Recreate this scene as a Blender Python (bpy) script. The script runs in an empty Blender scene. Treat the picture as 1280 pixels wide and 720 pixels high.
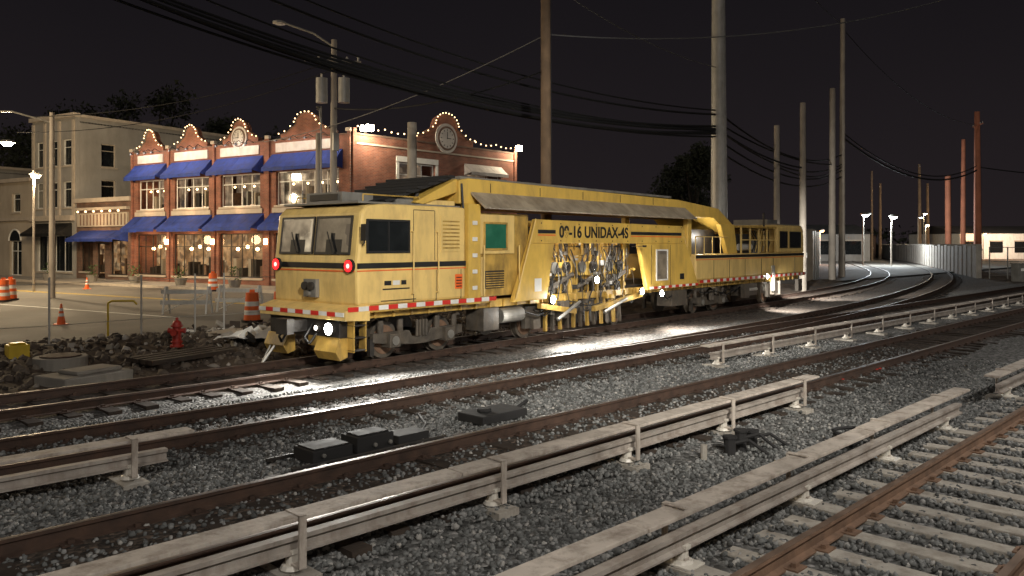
import bpy, math, random
import numpy as np
from mathutils import Matrix, Vector, noise
random.seed(7); np.random.seed(7)
scene=bpy.context.scene
H=2.63
TH=math.radians(44.72)
CS,SN=math.cos(TH),math.sin(TH)
def G(xr,D,z=0.0):
    """survey coordinates (right, away from the platform observer) -> track-aligned world"""
    return Vector((D*CS+xr*SN, D*SN-xr*CS, z))
def GD(xr,D):
    return Vector((D*CS+xr*SN, D*SN-xr*CS, 0)).normalized()

# ------------------------------------------------------------------ materials
def newmat(name):
    m=bpy.data.materials.new(name); m.use_nodes=True
    nt=m.node_tree; nt.nodes.clear()
    out=nt.nodes.new('ShaderNodeOutputMaterial'); b=nt.nodes.new('ShaderNodeBsdfPrincipled')
    nt.links.new(b.outputs[0],out.inputs[0])
    return m,nt,b,out
def N(nt,t,**kw):
    n=nt.nodes.new(t)
    for k,v in kw.items(): setattr(n,k,v)
    return n
def ramp(nt,pts,fac=None,interp='LINEAR'):
    r=nt.nodes.new('ShaderNodeValToRGB'); r.color_ramp.interpolation=interp
    e=r.color_ramp.elements
    while len(e)<len(pts): e.new(0.5)
    for i,(p,c) in enumerate(pts):
        e[i].position=p; e[i].color=(c[0],c[1],c[2],1) if len(c)==3 else c
    if fac is not None: nt.links.new(fac,r.inputs[0])
    return r
def mat(name,col,rough=.6,metal=0.,var=.25,scale=3.,bump=.0,bscale=40.,emit=None,es=0.,dirt=None,dscale=1.2,damt=.5):
    m,nt,b,out=newmat(name)
    tc=N(nt,'ShaderNodeTexCoord')
    nz=N(nt,'ShaderNodeTexNoise'); nz.inputs['Scale'].default_value=scale; nz.inputs['Detail'].default_value=6
    nt.links.new(tc.outputs['Object'],nz.inputs['Vector'])
    lo=[c*(1-var) for c in col]; hi=[min(1,c*(1+var)) for c in col]
    r=ramp(nt,[(.3,lo),(.7,hi)],nz.outputs['Fac'])
    colout=r.outputs[0]
    if dirt is not None:
        n2=N(nt,'ShaderNodeTexNoise'); n2.inputs['Scale'].default_value=dscale; n2.inputs['Detail'].default_value=9; n2.inputs['Roughness'].default_value=.7
        mp=N(nt,'ShaderNodeMapping'); mp.inputs['Scale'].default_value=(1.6,1.6,.5)
        nt.links.new(tc.outputs['Object'],mp.inputs[0]); nt.links.new(mp.outputs[0],n2.inputs['Vector'])
        r2=ramp(nt,[(.45,(0,0,0)),(.72,(damt,)*3)],n2.outputs['Fac'])
        mx=N(nt,'ShaderNodeMixRGB'); nt.links.new(r2.outputs[0],mx.inputs[0]); nt.links.new(colout,mx.inputs[1]); mx.inputs[2].default_value=(*dirt,1)
        colout=mx.outputs[0]
    nt.links.new(colout,b.inputs['Base Color'])
    rr=ramp(nt,[(.3,(max(0,rough-.1),)*3),(.7,(min(1,rough+.1),)*3)],nz.outputs['Fac'])
    nt.links.new(rr.outputs[0],b.inputs['Roughness'])
    b.inputs['Metallic'].default_value=metal
    if bump>0:
        nb=N(nt,'ShaderNodeTexNoise'); nb.inputs['Scale'].default_value=bscale; nb.inputs['Detail'].default_value=5
        nt.links.new(tc.outputs['Object'],nb.inputs['Vector'])
        bp=N(nt,'ShaderNodeBump'); bp.inputs['Strength'].default_value=bump; bp.inputs['Distance'].default_value=.02
        nt.links.new(nb.outputs['Fac'],bp.inputs['Height']); nt.links.new(bp.outputs[0],b.inputs['Normal'])
    if emit is not None:
        b.inputs['Emission Color'].default_value=(*emit,1); b.inputs['Emission Strength'].default_value=es
    return m
def brickmat(name,c1,c2,mortar,sc=1.0):
    m,nt,b,out=newmat(name)
    tc=N(nt,'ShaderNodeTexCoord'); sp=N(nt,'ShaderNodeSeparateXYZ'); cb=N(nt,'ShaderNodeCombineXYZ')
    nt.links.new(tc.outputs['Object'],sp.inputs[0]); nt.links.new(sp.outputs[0],cb.inputs[0]); nt.links.new(sp.outputs[2],cb.inputs[1])
    br=N(nt,'ShaderNodeTexBrick'); br.inputs['Scale'].default_value=sc
    br.inputs['Brick Width'].default_value=.24; br.inputs['Row Height'].default_value=.08; br.inputs['Mortar Size'].default_value=.008
    br.inputs['Color1'].default_value=(*c1,1); br.inputs['Color2'].default_value=(*c2,1); br.inputs['Mortar'].default_value=(*mortar,1)
    nt.links.new(cb.outputs[0],br.inputs['Vector'])
    nz=N(nt,'ShaderNodeTexNoise'); nz.inputs['Scale'].default_value=.8; nz.inputs['Detail'].default_value=7
    nt.links.new(tc.outputs['Object'],nz.inputs['Vector'])
    rr=ramp(nt,[(.3,(.5,.5,.5)),(.7,(1.15,1.15,1.15))],nz.outputs['Fac'])
    mx=N(nt,'ShaderNodeMixRGB',blend_type='MULTIPLY'); mx.inputs[0].default_value=1
    nt.links.new(br.outputs['Color'],mx.inputs[1]); nt.links.new(rr.outputs[0],mx.inputs[2])
    nt.links.new(mx.outputs[0],b.inputs['Base Color']); b.inputs['Roughness'].default_value=.85
    bp=N(nt,'ShaderNodeBump'); bp.inputs['Strength'].default_value=.4; bp.inputs['Distance'].default_value=.01; bp.invert=True
    nt.links.new(br.outputs['Fac'],bp.inputs['Height']); nt.links.new(bp.outputs[0],b.inputs['Normal'])
    return m
def emitmat(name,col,s):
    m,nt,b,out=newmat(name)
    b.inputs['Base Color'].default_value=(*col,1)
    b.inputs['Emission Color'].default_value=(*col,1); b.inputs['Emission Strength'].default_value=s
    return m
def interiormat(name,stops,strength,scale=(1.3,1,1.1)):
    m,nt,b,out=newmat(name)
    tc=N(nt,'ShaderNodeTexCoord'); mp=N(nt,'ShaderNodeMapping'); mp.inputs['Scale'].default_value=scale
    nt.links.new(tc.outputs['Object'],mp.inputs[0])
    v=N(nt,'ShaderNodeTexVoronoi',distance='CHEBYCHEV'); v.inputs['Scale'].default_value=1.2
    nt.links.new(mp.outputs[0],v.inputs['Vector'])
    sp=N(nt,'ShaderNodeSeparateColor'); nt.links.new(v.outputs['Color'],sp.inputs[0])
    r=ramp(nt,stops,sp.outputs[0])
    nz=N(nt,'ShaderNodeTexNoise'); nz.inputs['Scale'].default_value=3; nz.inputs['Detail'].default_value=5
    nt.links.new(tc.outputs['Object'],nz.inputs['Vector'])
    rr=ramp(nt,[(.35,(.3,.3,.3)),(.65,(1.2,1.2,1.2))],nz.outputs['Fac'])
    mx=N(nt,'ShaderNodeMixRGB',blend_type='MULTIPLY'); mx.inputs[0].default_value=1
    nt.links.new(r.outputs[0],mx.inputs[1]); nt.links.new(rr.outputs[0],mx.inputs[2])
    b.inputs['Base Color'].default_value=(.1,.08,.06,1)
    nt.links.new(mx.outputs[0],b.inputs['Emission Color']); b.inputs['Emission Strength'].default_value=strength
    return m
def glassmat(name,tint):
    m=bpy.data.materials.new(name); m.use_nodes=True; nt=m.node_tree; nt.nodes.clear()
    out=N(nt,'ShaderNodeOutputMaterial'); t=N(nt,'ShaderNodeBsdfTransparent'); g=N(nt,'ShaderNodeBsdfGlossy'); mx=N(nt,'ShaderNodeMixShader')
    t.inputs[0].default_value=(*tint,1); g.inputs['Roughness'].default_value=.05; g.inputs[0].default_value=(.9,.9,.9,1)
    mx.inputs[0].default_value=.09; nt.links.new(t.outputs[0],mx.inputs[1]); nt.links.new(g.outputs[0],mx.inputs[2]); nt.links.new(mx.outputs[0],out.inputs[0])
    return m

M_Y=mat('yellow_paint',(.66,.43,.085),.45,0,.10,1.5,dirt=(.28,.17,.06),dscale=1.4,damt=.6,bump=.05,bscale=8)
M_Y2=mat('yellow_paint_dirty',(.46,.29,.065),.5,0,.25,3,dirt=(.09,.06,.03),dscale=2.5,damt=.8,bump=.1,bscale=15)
M_YP=mat('pale_yellow_paint',(.74,.525,.185),.45,0,.08,1.5,dirt=(.36,.24,.10),dscale=1.7,damt=.6,bump=.04,bscale=6)
M_BLK=mat('black_paint',(.012,.012,.012),.5,0,.3,5)
M_BLKR=mat('black_case',(.016,.015,.015),.85,0,.3,5)
M_DK=mat('dark_steel',(.035,.032,.03),.55,.3,.4,4,bump=.2,bscale=20,dirt=(.07,.05,.03))
M_BOG=mat('greasy_running_gear',(.085,.072,.058),.6,.15,.4,5,bump=.2,bscale=20,dirt=(.15,.11,.07),dscale=3)
M_GRY=mat('grey_metal',(.22,.21,.19),.5,.3,.2,3,dirt=(.1,.09,.07))
M_CAN=mat('canopy_sheet',(.36,.30,.22),.6,.1,.2,2,dirt=(.14,.10,.07),dscale=2,damt=.7)
M_LG=mat('light_grey_metal',(.45,.44,.41),.45,.2,.12,3,dirt=(.2,.18,.15))
M_CHR=mat('chrome_rod',(.6,.6,.6),.2,1,.05,3)
M_WHT=mat('white_paint',(.75,.74,.70),.5,0,.08,3,dirt=(.4,.38,.33))
M_RED=mat('red_reflective',(.60,.03,.02),.4,0,.1,3)
M_REDL=emitmat('red_lamp_lens',(1,.012,.015),3.2)
M_REDC=emitmat('red_lamp_core',(1,.25,.2),5)
M_WL=emitmat('white_lamp_lens',(1,.97,.88),160)
M_WL2=emitmat('white_lamp_lens_small',(1,.95,.85),25)
M_WARM=emitmat('warm_bulb',(1,.62,.28),14)
M_BULB=emitmat('string_bulb',(1,.66,.34),4.5)
M_LAMPW=emitmat('street_lamp_lens',(1,.85,.6),80)
M_LAMPO=emitmat('orange_lamp_lens',(1,.35,.12),25)
M_LAMPC=emitmat('street_lamp_lens_cool',(.9,.97,1),60)
M_GLS=mat('dark_window_glass',(.012,.014,.015),.06,0,.2,3)
M_GGL=mat('green_window_glass',(.02,.10,.06),.1,0,.2,3,emit=(.05,.35,.2),es=.06)
M_CABL=interiormat('lit_cab_window',[(0,(.45,.36,.22)),(.5,(.75,.62,.42)),(1,(.22,.17,.11))],.7,(1.2,1.2,2))
M_CABD=interiormat('dim_cab_window',[(0,(.10,.08,.05)),(.5,(.2,.16,.10)),(1,(.03,.025,.02))],.6,(1.2,1.2,2))
M_RUST=mat('rusty_rail_steel',(.06,.034,.023),.85,.1,.35,6,bump=.3,bscale=30)
M_RUST2=mat('rusty_rail_steel_light',(.19,.112,.07),.85,.05,.3,6,bump=.3,bscale=30,dirt=(.08,.05,.035),dscale=3)
M_HEAD=mat('polished_rail_head',(.22,.185,.165),.5,.9,.2,2)
M_HEADR=mat('worn_rail_head',(.25,.175,.13),.55,.5,.25,4)
M_WOOD=mat('creosote_timber',(.04,.028,.02),.85,0,.4,4,bump=.5,bscale=18)
M_CONC=mat('concrete_tie',(.37,.34,.295),.85,0,.18,3,bump=.3,bscale=30,dirt=(.15,.12,.09),dscale=3.2,damt=.75)
M_CONC2=mat('weathered_concrete',(.24,.22,.19),.9,0,.2,1.2,bump=.3,bscale=12,dirt=(.1,.09,.07))
M_COVER=mat('weathered_cover_board',(.49,.43,.37),.75,0,.20,2,bump=.35,bscale=18,dirt=(.15,.11,.08),dscale=3.,damt=.85)
M_3R=mat('contact_rail_steel',(.36,.32,.28),.65,.1,.15,3,dirt=(.14,.095,.07),dscale=3,damt=.7)
M_INS=mat('insulator_porcelain',(.62,.58,.51),.4,0,.1,5)
M_POLEW=mat('wooden_pole',(.19,.125,.075),.9,0,.3,2.,bump=.5,bscale=8,dirt=(.09,.06,.04),dscale=1.)
M_POLEG=mat('grey_pole',(.38,.335,.28),.75,0,.22,1.,bump=.15,bscale=8,dirt=(.18,.14,.11),dscale=.8)
M_POLER=mat('rust_red_pole',(.42,.15,.08),.8,0,.25,1.)
M_CABLE=mat('black_cable',(.008,.008,.009),.8,0,.1,1)
M_WIRE=mat('grey_wire',(.12,.12,.12),.6,0,.1,1)
M_BRICK=brickmat('red_brick',(.31,.105,.06),(.21,.072,.045),(.25,.18,.14))
M_BRICKD=brickmat('brown_brick',(.22,.11,.07),(.15,.085,.06),(.2,.17,.14))
M_STUC=mat('beige_stucco',(.40,.34,.265),.9,0,.12,.6,bump=.1,bscale=10,dirt=(.25,.21,.16),dscale=.6)
M_STUCG=mat('grey_stucco',(.30,.285,.26),.9,0,.16,.5,bump=.1,bscale=10,dirt=(.15,.14,.125),dscale=.5)
M_BLUE=mat('blue_awning_canvas',(.02,.045,.24),.8,0,.3,2.5,dirt=(.01,.02,.09),dscale=2)
M_TRIM=mat('stone_trim',(.42,.36,.29),.8,0,.12,3)
M_SIGN=mat('sign_board',(.58,.54,.50),.6,0,.15,2,dirt=(.35,.30,.27),dscale=2)
M_ROOF=mat('tar_roof',(.03,.03,.03),.9,0,.3,1)
M_IN1=interiormat('lit_shop_interior',[(0,(.75,.38,.14)),(.25,(.35,.17,.07)),(.5,(.70,.38,.17)),(.75,(.12,.065,.04)),(1,(.95,.62,.32))],.62,(2.6,1,2.2))
M_IN2=interiormat('lit_upper_interior',[(0,(.50,.36,.24)),(.4,(.20,.13,.09)),(.7,(.65,.44,.27)),(1,(.08,.07,.07))],.55,(2.0,1,1.7))
M_GLASS=glassmat('shop_glass',(.9,.92,.92))
M_ORG=mat('orange_plastic',(.75,.13,.02),.5,0,.1,3)
M_HYD=mat('hydrant_red',(.34,.03,.02),.5,0,.2,6)
M_YEL=mat('safety_yellow',(.6,.42,.03),.5,0,.15,4)
M_LEAF=mat('foliage',(.028,.032,.018),.9,0,.4,.6)
M_LEAF2=mat('planter_foliage',(.06,.10,.03),.8,0,.4,3)
M_BARK=mat('bark',(.05,.04,.03),.9,0,.3,3)
M_PAINTW=mat('road_paint_white',(.6,.6,.56),.7,0,.2,2)
M_PAINTY=mat('road_paint_yellow',(.55,.38,.05),.7,0,.2,2)
M_ASPH=mat('asphalt',(.125,.115,.10),.85,0,.25,.35,bump=.3,bscale=30,dirt=(.20,.18,.15),dscale=.25,damt=.7)
M_SIDE=mat('pavement_concrete',(.28,.26,.23),.85,0,.15,.7,bump=.15,bscale=12)
M_PLAT=mat('platform_concrete',(.3,.29,.27),.85,0,.15,.7)

def stone_material(name,stops):
    m,nt,b,out=newmat(name)
    g=N(nt,'ShaderNodeNewGeometry')
    r=ramp(nt,stops,g.outputs['Random Per Island'])
    nt.links.new(r.outputs[0],b.inputs['Base Color']); b.inputs['Roughness'].default_value=.85
    return m
M_STONE=stone_material('ballast_stone',[(0,(.05,.05,.048)),(.35,(.108,.11,.106)),(.7,(.165,.168,.163)),(.93,(.25,.245,.235)),(1,(.36,.34,.31))])
M_RUB=stone_material('rubble_stone',[(0,(.03,.022,.016)),(.6,(.08,.06,.045)),(.9,(.14,.115,.09)),(1,(.40,.37,.33))])
def ballastmat():
    m,nt,b,out=newmat('ballast')
    tc=N(nt,'ShaderNodeTexCoord')
    v=N(nt,'ShaderNodeTexVoronoi'); v.inputs['Scale'].default_value=17; nt.links.new(tc.outputs['Object'],v.inputs['Vector'])
    sp=N(nt,'ShaderNodeSeparateColor'); nt.links.new(v.outputs['Color'],sp.inputs[0])
    r=ramp(nt,[(0,(.04,.04,.038)),(.5,(.115,.115,.11)),(.85,(.18,.18,.175)),(1,(.30,.29,.28))],sp.outputs[0])
    # brown brake dust and rust staining of the track beds
    s=N(nt,'ShaderNodeSeparateXYZ'); nt.links.new(tc.outputs['Object'],s.inputs[0])
    nz=N(nt,'ShaderNodeTexNoise'); nz.inputs['Scale'].default_value=.8; nz.inputs['Detail'].default_value=6; nt.links.new(tc.outputs['Object'],nz.inputs['Vector'])
    ad=N(nt,'ShaderNodeMath',operation='MULTIPLY_ADD'); nt.links.new(nz.outputs['Fac'],ad.inputs[0]); ad.inputs[1].default_value=1.4; 
    sub=N(nt,'ShaderNodeMath',operation='SUBTRACT'); nt.links.new(s.outputs[1],sub.inputs[0]); sub.inputs[1].default_value=.7
    nt.links.new(sub.outputs[0],ad.inputs[2])
    dv=N(nt,'ShaderNodeMath',operation='DIVIDE'); nt.links.new(ad.outputs[0],dv.inputs[0]); dv.inputs[1].default_value=20
    def f(t): return t/20
    rs=ramp(nt,[(f(6.2),(.1,)*3),(f(6.9),(.95,)*3),(f(8.5),(.95,)*3),(f(9.1),(.2,)*3),(f(10.2),(.3,)*3),(f(10.9),(.95,)*3),(f(12.9),(.85,)*3),(f(13.4),(.2,)*3),(f(14.4),(.3,)*3),(f(15.0),(.9,)*3)],dv.outputs[0])
    mul=N(nt,'ShaderNodeMixRGB',blend_type='MULTIPLY'); mul.inputs[0].default_value=1; nt.links.new(r.outputs[0],mul.inputs[1]); mul.inputs[2].default_value=(.48,.34,.25,1)
    mx=N(nt,'ShaderNodeMixRGB'); nt.links.new(rs.outputs[0],mx.inputs[0]); nt.links.new(r.outputs[0],mx.inputs[1]); nt.links.new(mul.outputs[0],mx.inputs[2])
    nt.links.new(mx.outputs[0],b.inputs['Base Color']); b.inputs['Roughness'].default_value=.9
    bp=N(nt,'ShaderNodeBump'); bp.inputs['Strength'].default_value=1; bp.inputs['Distance'].default_value=.035; bp.invert=True
    nt.links.new(v.outputs['Distance'],bp.inputs['Height']); nt.links.new(bp.outputs[0],b.inputs['Normal'])
    return m
M_BAL=ballastmat()
M_DIRT=mat('dirt',(.06,.041,.027),.95,0,.45,1.2,bump=1,bscale=9,dirt=(.11,.08,.055),dscale=1.5)
M_GROUND=mat('dark_ground',(.05,.045,.038),.95,0,.4,.2,bump=.5,bscale=3)

# ------------------------------------------------------------------ mesh builder
class MB:
    def __init__(s): s.v=[];s.f=[];s.mi=[];s.mats=[];s.M=Matrix()
    def add(s,vs,fs,m):
        o=len(s.v)
        s.v+= [tuple(s.M@Vector(v)) for v in vs]
        if m not in s.mats: s.mats.append(m)
        i=s.mats.index(m)
        for f in fs: s.f.append([a+o for a in f]); s.mi.append(i)
    def box(s,x0,x1,y0,y1,z0,z1,m):
        s.add([(x0,y0,z0),(x1,y0,z0),(x1,y1,z0),(x0,y1,z0),(x0,y0,z1),(x1,y0,z1),(x1,y1,z1),(x0,y1,z1)],
              [(0,3,2,1),(4,5,6,7),(0,1,5,4),(1,2,6,5),(2,3,7,6),(3,0,4,7)],m)
    def prism(s,pts,a,b,m,axis='y'):
        n=len(pts)
        if axis=='y': vs=[(p[0],a,p[1]) for p in pts]+[(p[0],b,p[1]) for p in pts]
        elif axis=='x': vs=[(a,p[0],p[1]) for p in pts]+[(b,p[0],p[1]) for p in pts]
        else: vs=[(p[0],p[1],a) for p in pts]+[(p[0],p[1],b) for p in pts]
        fs=[list(range(n)),list(range(2*n-1,n-1,-1))]+[(i,i+n,(i+1)%n+n,(i+1)%n) for i in range(n)]
        s.add(vs,fs,m)
    def cyl(s,p,q,r,m,n=12,r2=None):
        p=Vector(p);q=Vector(q);d=(q-p).normalized()
        a=Vector((0,0,1)) if abs(d.z)<.9 else Vector((1,0,0))
        u=d.cross(a).normalized();w=d.cross(u)
        r2=r if r2 is None else r2
        vs=[p+(u*math.cos(t)+w*math.sin(t))*r for t in [2*math.pi*i/n for i in range(n)]]
        vs+=[q+(u*math.cos(t)+w*math.sin(t))*r2 for t in [2*math.pi*i/n for i in range(n)]]
        fs=[list(range(n)),list(range(2*n-1,n-1,-1))]+[(i,i+n,(i+1)%n+n,(i+1)%n) for i in range(n)]
        s.add(vs,fs,m)
    def tube(s,pts,r,m,n=6):
        for a,b in zip(pts[:-1],pts[1:]): s.cyl(a,b,r,m,n)
    def sphere(s,c,r,m,n=8,sc=(1,1,1)):
        vs=[];fs=[]
        k=n//2+1
        for i in range(k+1):
            ph=math.pi*i/k
            for j in range(n):
                t=2*math.pi*j/n
                vs.append((c[0]+r*sc[0]*math.sin(ph)*math.cos(t),c[1]+r*sc[1]*math.sin(ph)*math.sin(t),c[2]+r*sc[2]*math.cos(ph)))
        for i in range(k):
            for j in range(n):
                fs.append((i*n+j,i*n+(j+1)%n,(i+1)*n+(j+1)%n,(i+1)*n+j))
        s.add(vs,fs,m)
    def build(s,name,loc=(0,0,0),rotz=0,parent=None,mw=None,bevel=0,smooth=False):
        me=bpy.data.meshes.new(name); me.from_pydata(s.v,[],s.f)
        for m in s.mats: me.materials.append(m)
        me.polygons.foreach_set('material_index',s.mi)
        me.update()
        import bmesh
        bm=bmesh.new(); bm.from_mesh(me); bmesh.ops.recalc_face_normals(bm,faces=bm.faces); bm.to_mesh(me); bm.free()
        if smooth:
            me.polygons.foreach_set('use_smooth',[True]*len(me.polygons))
            try: me.set_sharp_from_angle(angle=math.radians(40))
            except Exception: pass
        ob=bpy.data.objects.new(name,me); scene.collection.objects.link(ob)
        if mw is not None: ob.matrix_basis=mw
        else: ob.location=loc; ob.rotation_euler=(0,0,rotz)
        if parent: ob.parent=parent
        if bevel>0:
            b=ob.modifiers.new('bevel','BEVEL'); b.width=bevel; b.segments=2; b.limit_method='ANGLE'; b.angle_limit=math.radians(50)
        return ob
def empty(name,loc=(0,0,0),rotz=0):
    e=bpy.data.objects.new(name,None); scene.collection.objects.link(e); e.location=loc; e.rotation_euler=(0,0,rotz); e.empty_display_size=.3
    return e
def light(name,kind,loc,power,col=(1,1,1),size=.3,target=None,spot=None,blend=.5,parent=None,sizey=None):
    l=bpy.data.lights.new(name,kind); l.energy=power; l.color=col
    if kind=='AREA':
        l.size=size
        if sizey: l.shape='RECTANGLE'; l.size_y=sizey
    elif kind in('POINT','SPOT'): l.shadow_soft_size=size
    if kind=='SPOT': l.spot_size=math.radians(spot); l.spot_blend=blend
    o=bpy.data.objects.new(name,l); scene.collection.objects.link(o); o.location=loc
    if target is not None:
        d=Vector(target)-Vector(loc); o.rotation_euler=d.to_track_quat('-Z','Y').to_euler()
    if parent: o.parent=parent
    return o

# ------------------------------------------------------------------ world
w=bpy.data.worlds.new("World"); scene.world=w; w.use_nodes=True; nt=w.node_tree; nt.nodes.clear()
out=N(nt,'ShaderNodeOutputWorld'); bg=N(nt,'ShaderNodeBackground'); bg2=N(nt,'ShaderNodeBackground'); ads=N(nt,'ShaderNodeAddShader')
sky=N(nt,'ShaderNodeTexSky'); sky.sky_type='NISHITA'; sky.sun_disc=False; sky.sun_elevation=math.radians(-6); sky.sun_rotation=math.radians(200)
nt.links.new(sky.outputs[0],bg.inputs[0]); bg.inputs[1].default_value=.01
tc=N(nt,'ShaderNodeTexCoord'); sp=N(nt,'ShaderNodeSeparateXYZ'); nt.links.new(tc.outputs['Generated'],sp.inputs[0])
nzw=N(nt,'ShaderNodeTexNoise'); nzw.inputs['Scale'].default_value=2.2; nzw.inputs['Detail'].default_value=4; nt.links.new(tc.outputs['Generated'],nzw.inputs['Vector'])
mm=N(nt,'ShaderNodeMath',operation='MULTIPLY_ADD'); nt.links.new(nzw.outputs['Fac'],mm.inputs[0]); mm.inputs[1].default_value=.12; nt.links.new(sp.outputs[2],mm.inputs[2])
r=ramp(nt,[(0,(.019,.0145,.0155)),(.14,(.0145,.0115,.013)),(.35,(.0085,.0072,.0087)),(1,(.006,.005,.0065))],mm.outputs[0])
nt.links.new(r.outputs[0],bg2.inputs[0]); bg2.inputs[1].default_value=1.0
nt.links.new(bg.outputs[0],ads.inputs[0]); nt.links.new(bg2.outputs[0],ads.inputs[1]); nt.links.new(ads.outputs[0],out.inputs[0])

# ------------------------------------------------------------------ track alignment
def pathA(s): return 2.46
def pathB(s): return 7.5
def pathC(s): return 11.75
_st=np.arange(0,400,.5); _t=[15.35]; _sl=0
for x in _st[1:]:
    k=1/116. if x<11 else (0 if x<36 else (1/140. if x<90 else 0))
    _sl+=k*.5; _t.append(_t[-1]+_sl*.5)
_t=np.array(_t)
def pathD(s): return 15.35 if s<=0 else float(np.interp(s,_st,_t))
def pathE(s):
    if s<=8: return 11.75
    if s<=100: return 11.75+(s-8)**2/430.
    return 11.75+92**2/430.+(s-100)*92/215.
# ------------------------------------------------------------------ ground
mb=MB(); S=1800
mb.add([(-S,-S,-.32),(S,-S,-.32),(S,S,-.32),(-S,S,-.32)],[(0,1,2,3)],M_GROUND); mb.build('ground')
def grid(name,ss,tf,nrow,zf,m):
    vs=[];fs=[]
    for i,s in enumerate(ss):
        t0,t1=tf(s)
        for j in range(nrow):
            a=j/(nrow-1); t=t0+(t1-t0)*a
            vs.append((s,t,zf(s,t,a)))
    for i in range(len(ss)-1):
        for j in range(nrow-1):
            fs.append((i*nrow+j,(i+1)*nrow+j,(i+1)*nrow+j+1,i*nrow+j+1))
    b=MB(); b.v=vs; b.f=fs; b.mi=[0]*len(fs); b.mats=[m]
    return b.build(name,smooth=True)
ssb=list(np.arange(-30,50,.35))+list(np.arange(50,300,3))
def zbal(s,t,a):
    z=-.20+.03*noise.noise(Vector((s*.7,t*.7,0)))+.02*noise.noise(Vector((s*3,t*3,5)))
    if 4.1<t<6.0: z+=-.06+.03*noise.noise(Vector((s*1.3,t*1.3,9)))
    if 8.9<t<10.2: z+=-.02
    if s<50 and 13.0<t<pathD(s)-1.4: z+=-.03
    if 6.4<t<8.6 or 10.7<t<12.8: z+=.028
    return z
grid('ballast_bed',ssb,lambda s:(.8,pathD(s)+1.9),56,zbal,M_BAL)
def zdirt(s,t,a):
    e=min(1,a*5)*min(1,(1-a)*6)
    z=-.2+.12*a
    z+=e*(.18*noise.noise(Vector((s*.5,t*.6,3)))+.12*noise.noise(Vector((s*1.7,t*1.7,1)))+.06*noise.noise(Vector((s*5,t*5,1)))+.08)
    return z
grid('dirt_verge',list(np.arange(-20,60,.2)),lambda s:(pathD(s)+1.85,max(24.4,pathD(s)+4)),44,zdirt,M_DIRT)
# street
mb=MB(); mb.add([(-90,24.3,-.07),(140,24.3,-.07),(140,110,-.07),(-90,110,-.07)],[(0,1,2,3)],M_ASPH); mb.build('street')

# stones
PHI=(1+5**.5)/2
ICO=np.array([(-1,PHI,0),(1,PHI,0),(-1,-PHI,0),(1,-PHI,0),(0,-1,PHI),(0,1,PHI),(0,-1,-PHI),(0,1,-PHI),(PHI,0,-1),(PHI,0,1),(-PHI,0,-1),(-PHI,0,1)])/math.sqrt(1+PHI*PHI)
ICF=np.array([(0,11,5),(0,5,1),(0,1,7),(0,7,10),(0,10,11),(1,5,9),(5,11,4),(11,10,2),(10,7,6),(7,1,8),(3,9,4),(3,4,2),(3,2,6),(3,6,8),(3,8,9),(4,9,5),(2,4,11),(6,2,10),(8,6,7),(9,8,1)])
def stones(name,P,R,m):
    n=len(P)
    sc=R[:,None]*np.random.uniform(.6,1.25,(n,3)); 
    V=ICO[None]*sc[:,None,:]*np.random.uniform(.8,1.2,(n,12,1))
    q=np.random.normal(size=(n,4)); q/=np.linalg.norm(q,axis=1)[:,None]
    w_,x,y,z=q.T
    Rm=np.stack([1-2*(y*y+z*z),2*(x*y-z*w_),2*(x*z+y*w_),2*(x*y+z*w_),1-2*(x*x+z*z),2*(y*z-x*w_),2*(x*z-y*w_),2*(y*z+x*w_),1-2*(x*x+y*y)],1).reshape(n,3,3)
    V=np.einsum('nij,nkj->nki',Rm,V)+P[:,None,:]
    F=(ICF[None]+12*np.arange(n)[:,None,None]).reshape(-1)
    me=bpy.data.meshes.new(name); me.vertices.add(n*12); me.vertices.foreach_set('co',V.reshape(-1))
    me.loops.add(len(F)); me.loops.foreach_set('vertex_index',F.astype(np.int32))
    nf=n*20; me.polygons.add(nf); me.polygons.foreach_set('loop_start',np.arange(nf,dtype=np.int32)*3); me.polygons.foreach_set('loop_total',np.full(nf,3,dtype=np.int32))
    me.materials.append(m); me.update(calc_edges=True)
    ob=bpy.data.objects.new(name,me); scene.collection.objects.link(ob); return ob
def ballast_points(n):
    pts=[]
    while len(pts)<n:
        # density falls away from the platform
        t=.9+12.9*random.random()**1.15
        s=t*.21+ (22)*random.random()**1.3 -1.0
        D=s*CS+t*SN; xr=s*SN-t*CS
        if abs(xr)>D*.68 or D<5.2: continue
        if 6.45<t<8.55 or 10.75<t<12.75:
            if random.random()<.72: continue
        ok=True
        for c in (2.46,7.5,11.75):
            for o in (-.72,.72):
                if abs(t-c-o)<.085: ok=False
        if abs(t-2.46)<1.33 and (s%.6)<.27 and random.random()<.93: ok=False
        if not ok: continue
        pts.append((s,t))
    return pts
pp=ballast_points(56000)
P=np.array([(s,t,zbal(s,t,0)+random.uniform(-.008,.016)+(.035 if abs(t-2.46)<1.33 and (s%.6)<.27 else (.012 if abs(t-2.46)<1.33 else 0))) for s,t in pp]); R=np.random.uniform(.014,.036,len(P))
stones('ballast_stones',P,R,M_STONE)
pr=[]
for i in range(7500):
    s=random.uniform(-4,22); a=random.random(); t=pathD(s)+2+(23.3-pathD(s)+ .0)*a
    pr.append((s,t,zdirt(s,t,(t-pathD(s)-1.85)/(24.4-pathD(s)-1.85))))
R=np.random.uniform(.02,.07,len(pr))*np.random.choice([1,1,1,2.2],len(pr))
stones('dirt_rubble',np.array(pr),R,M_RUB)

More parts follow.
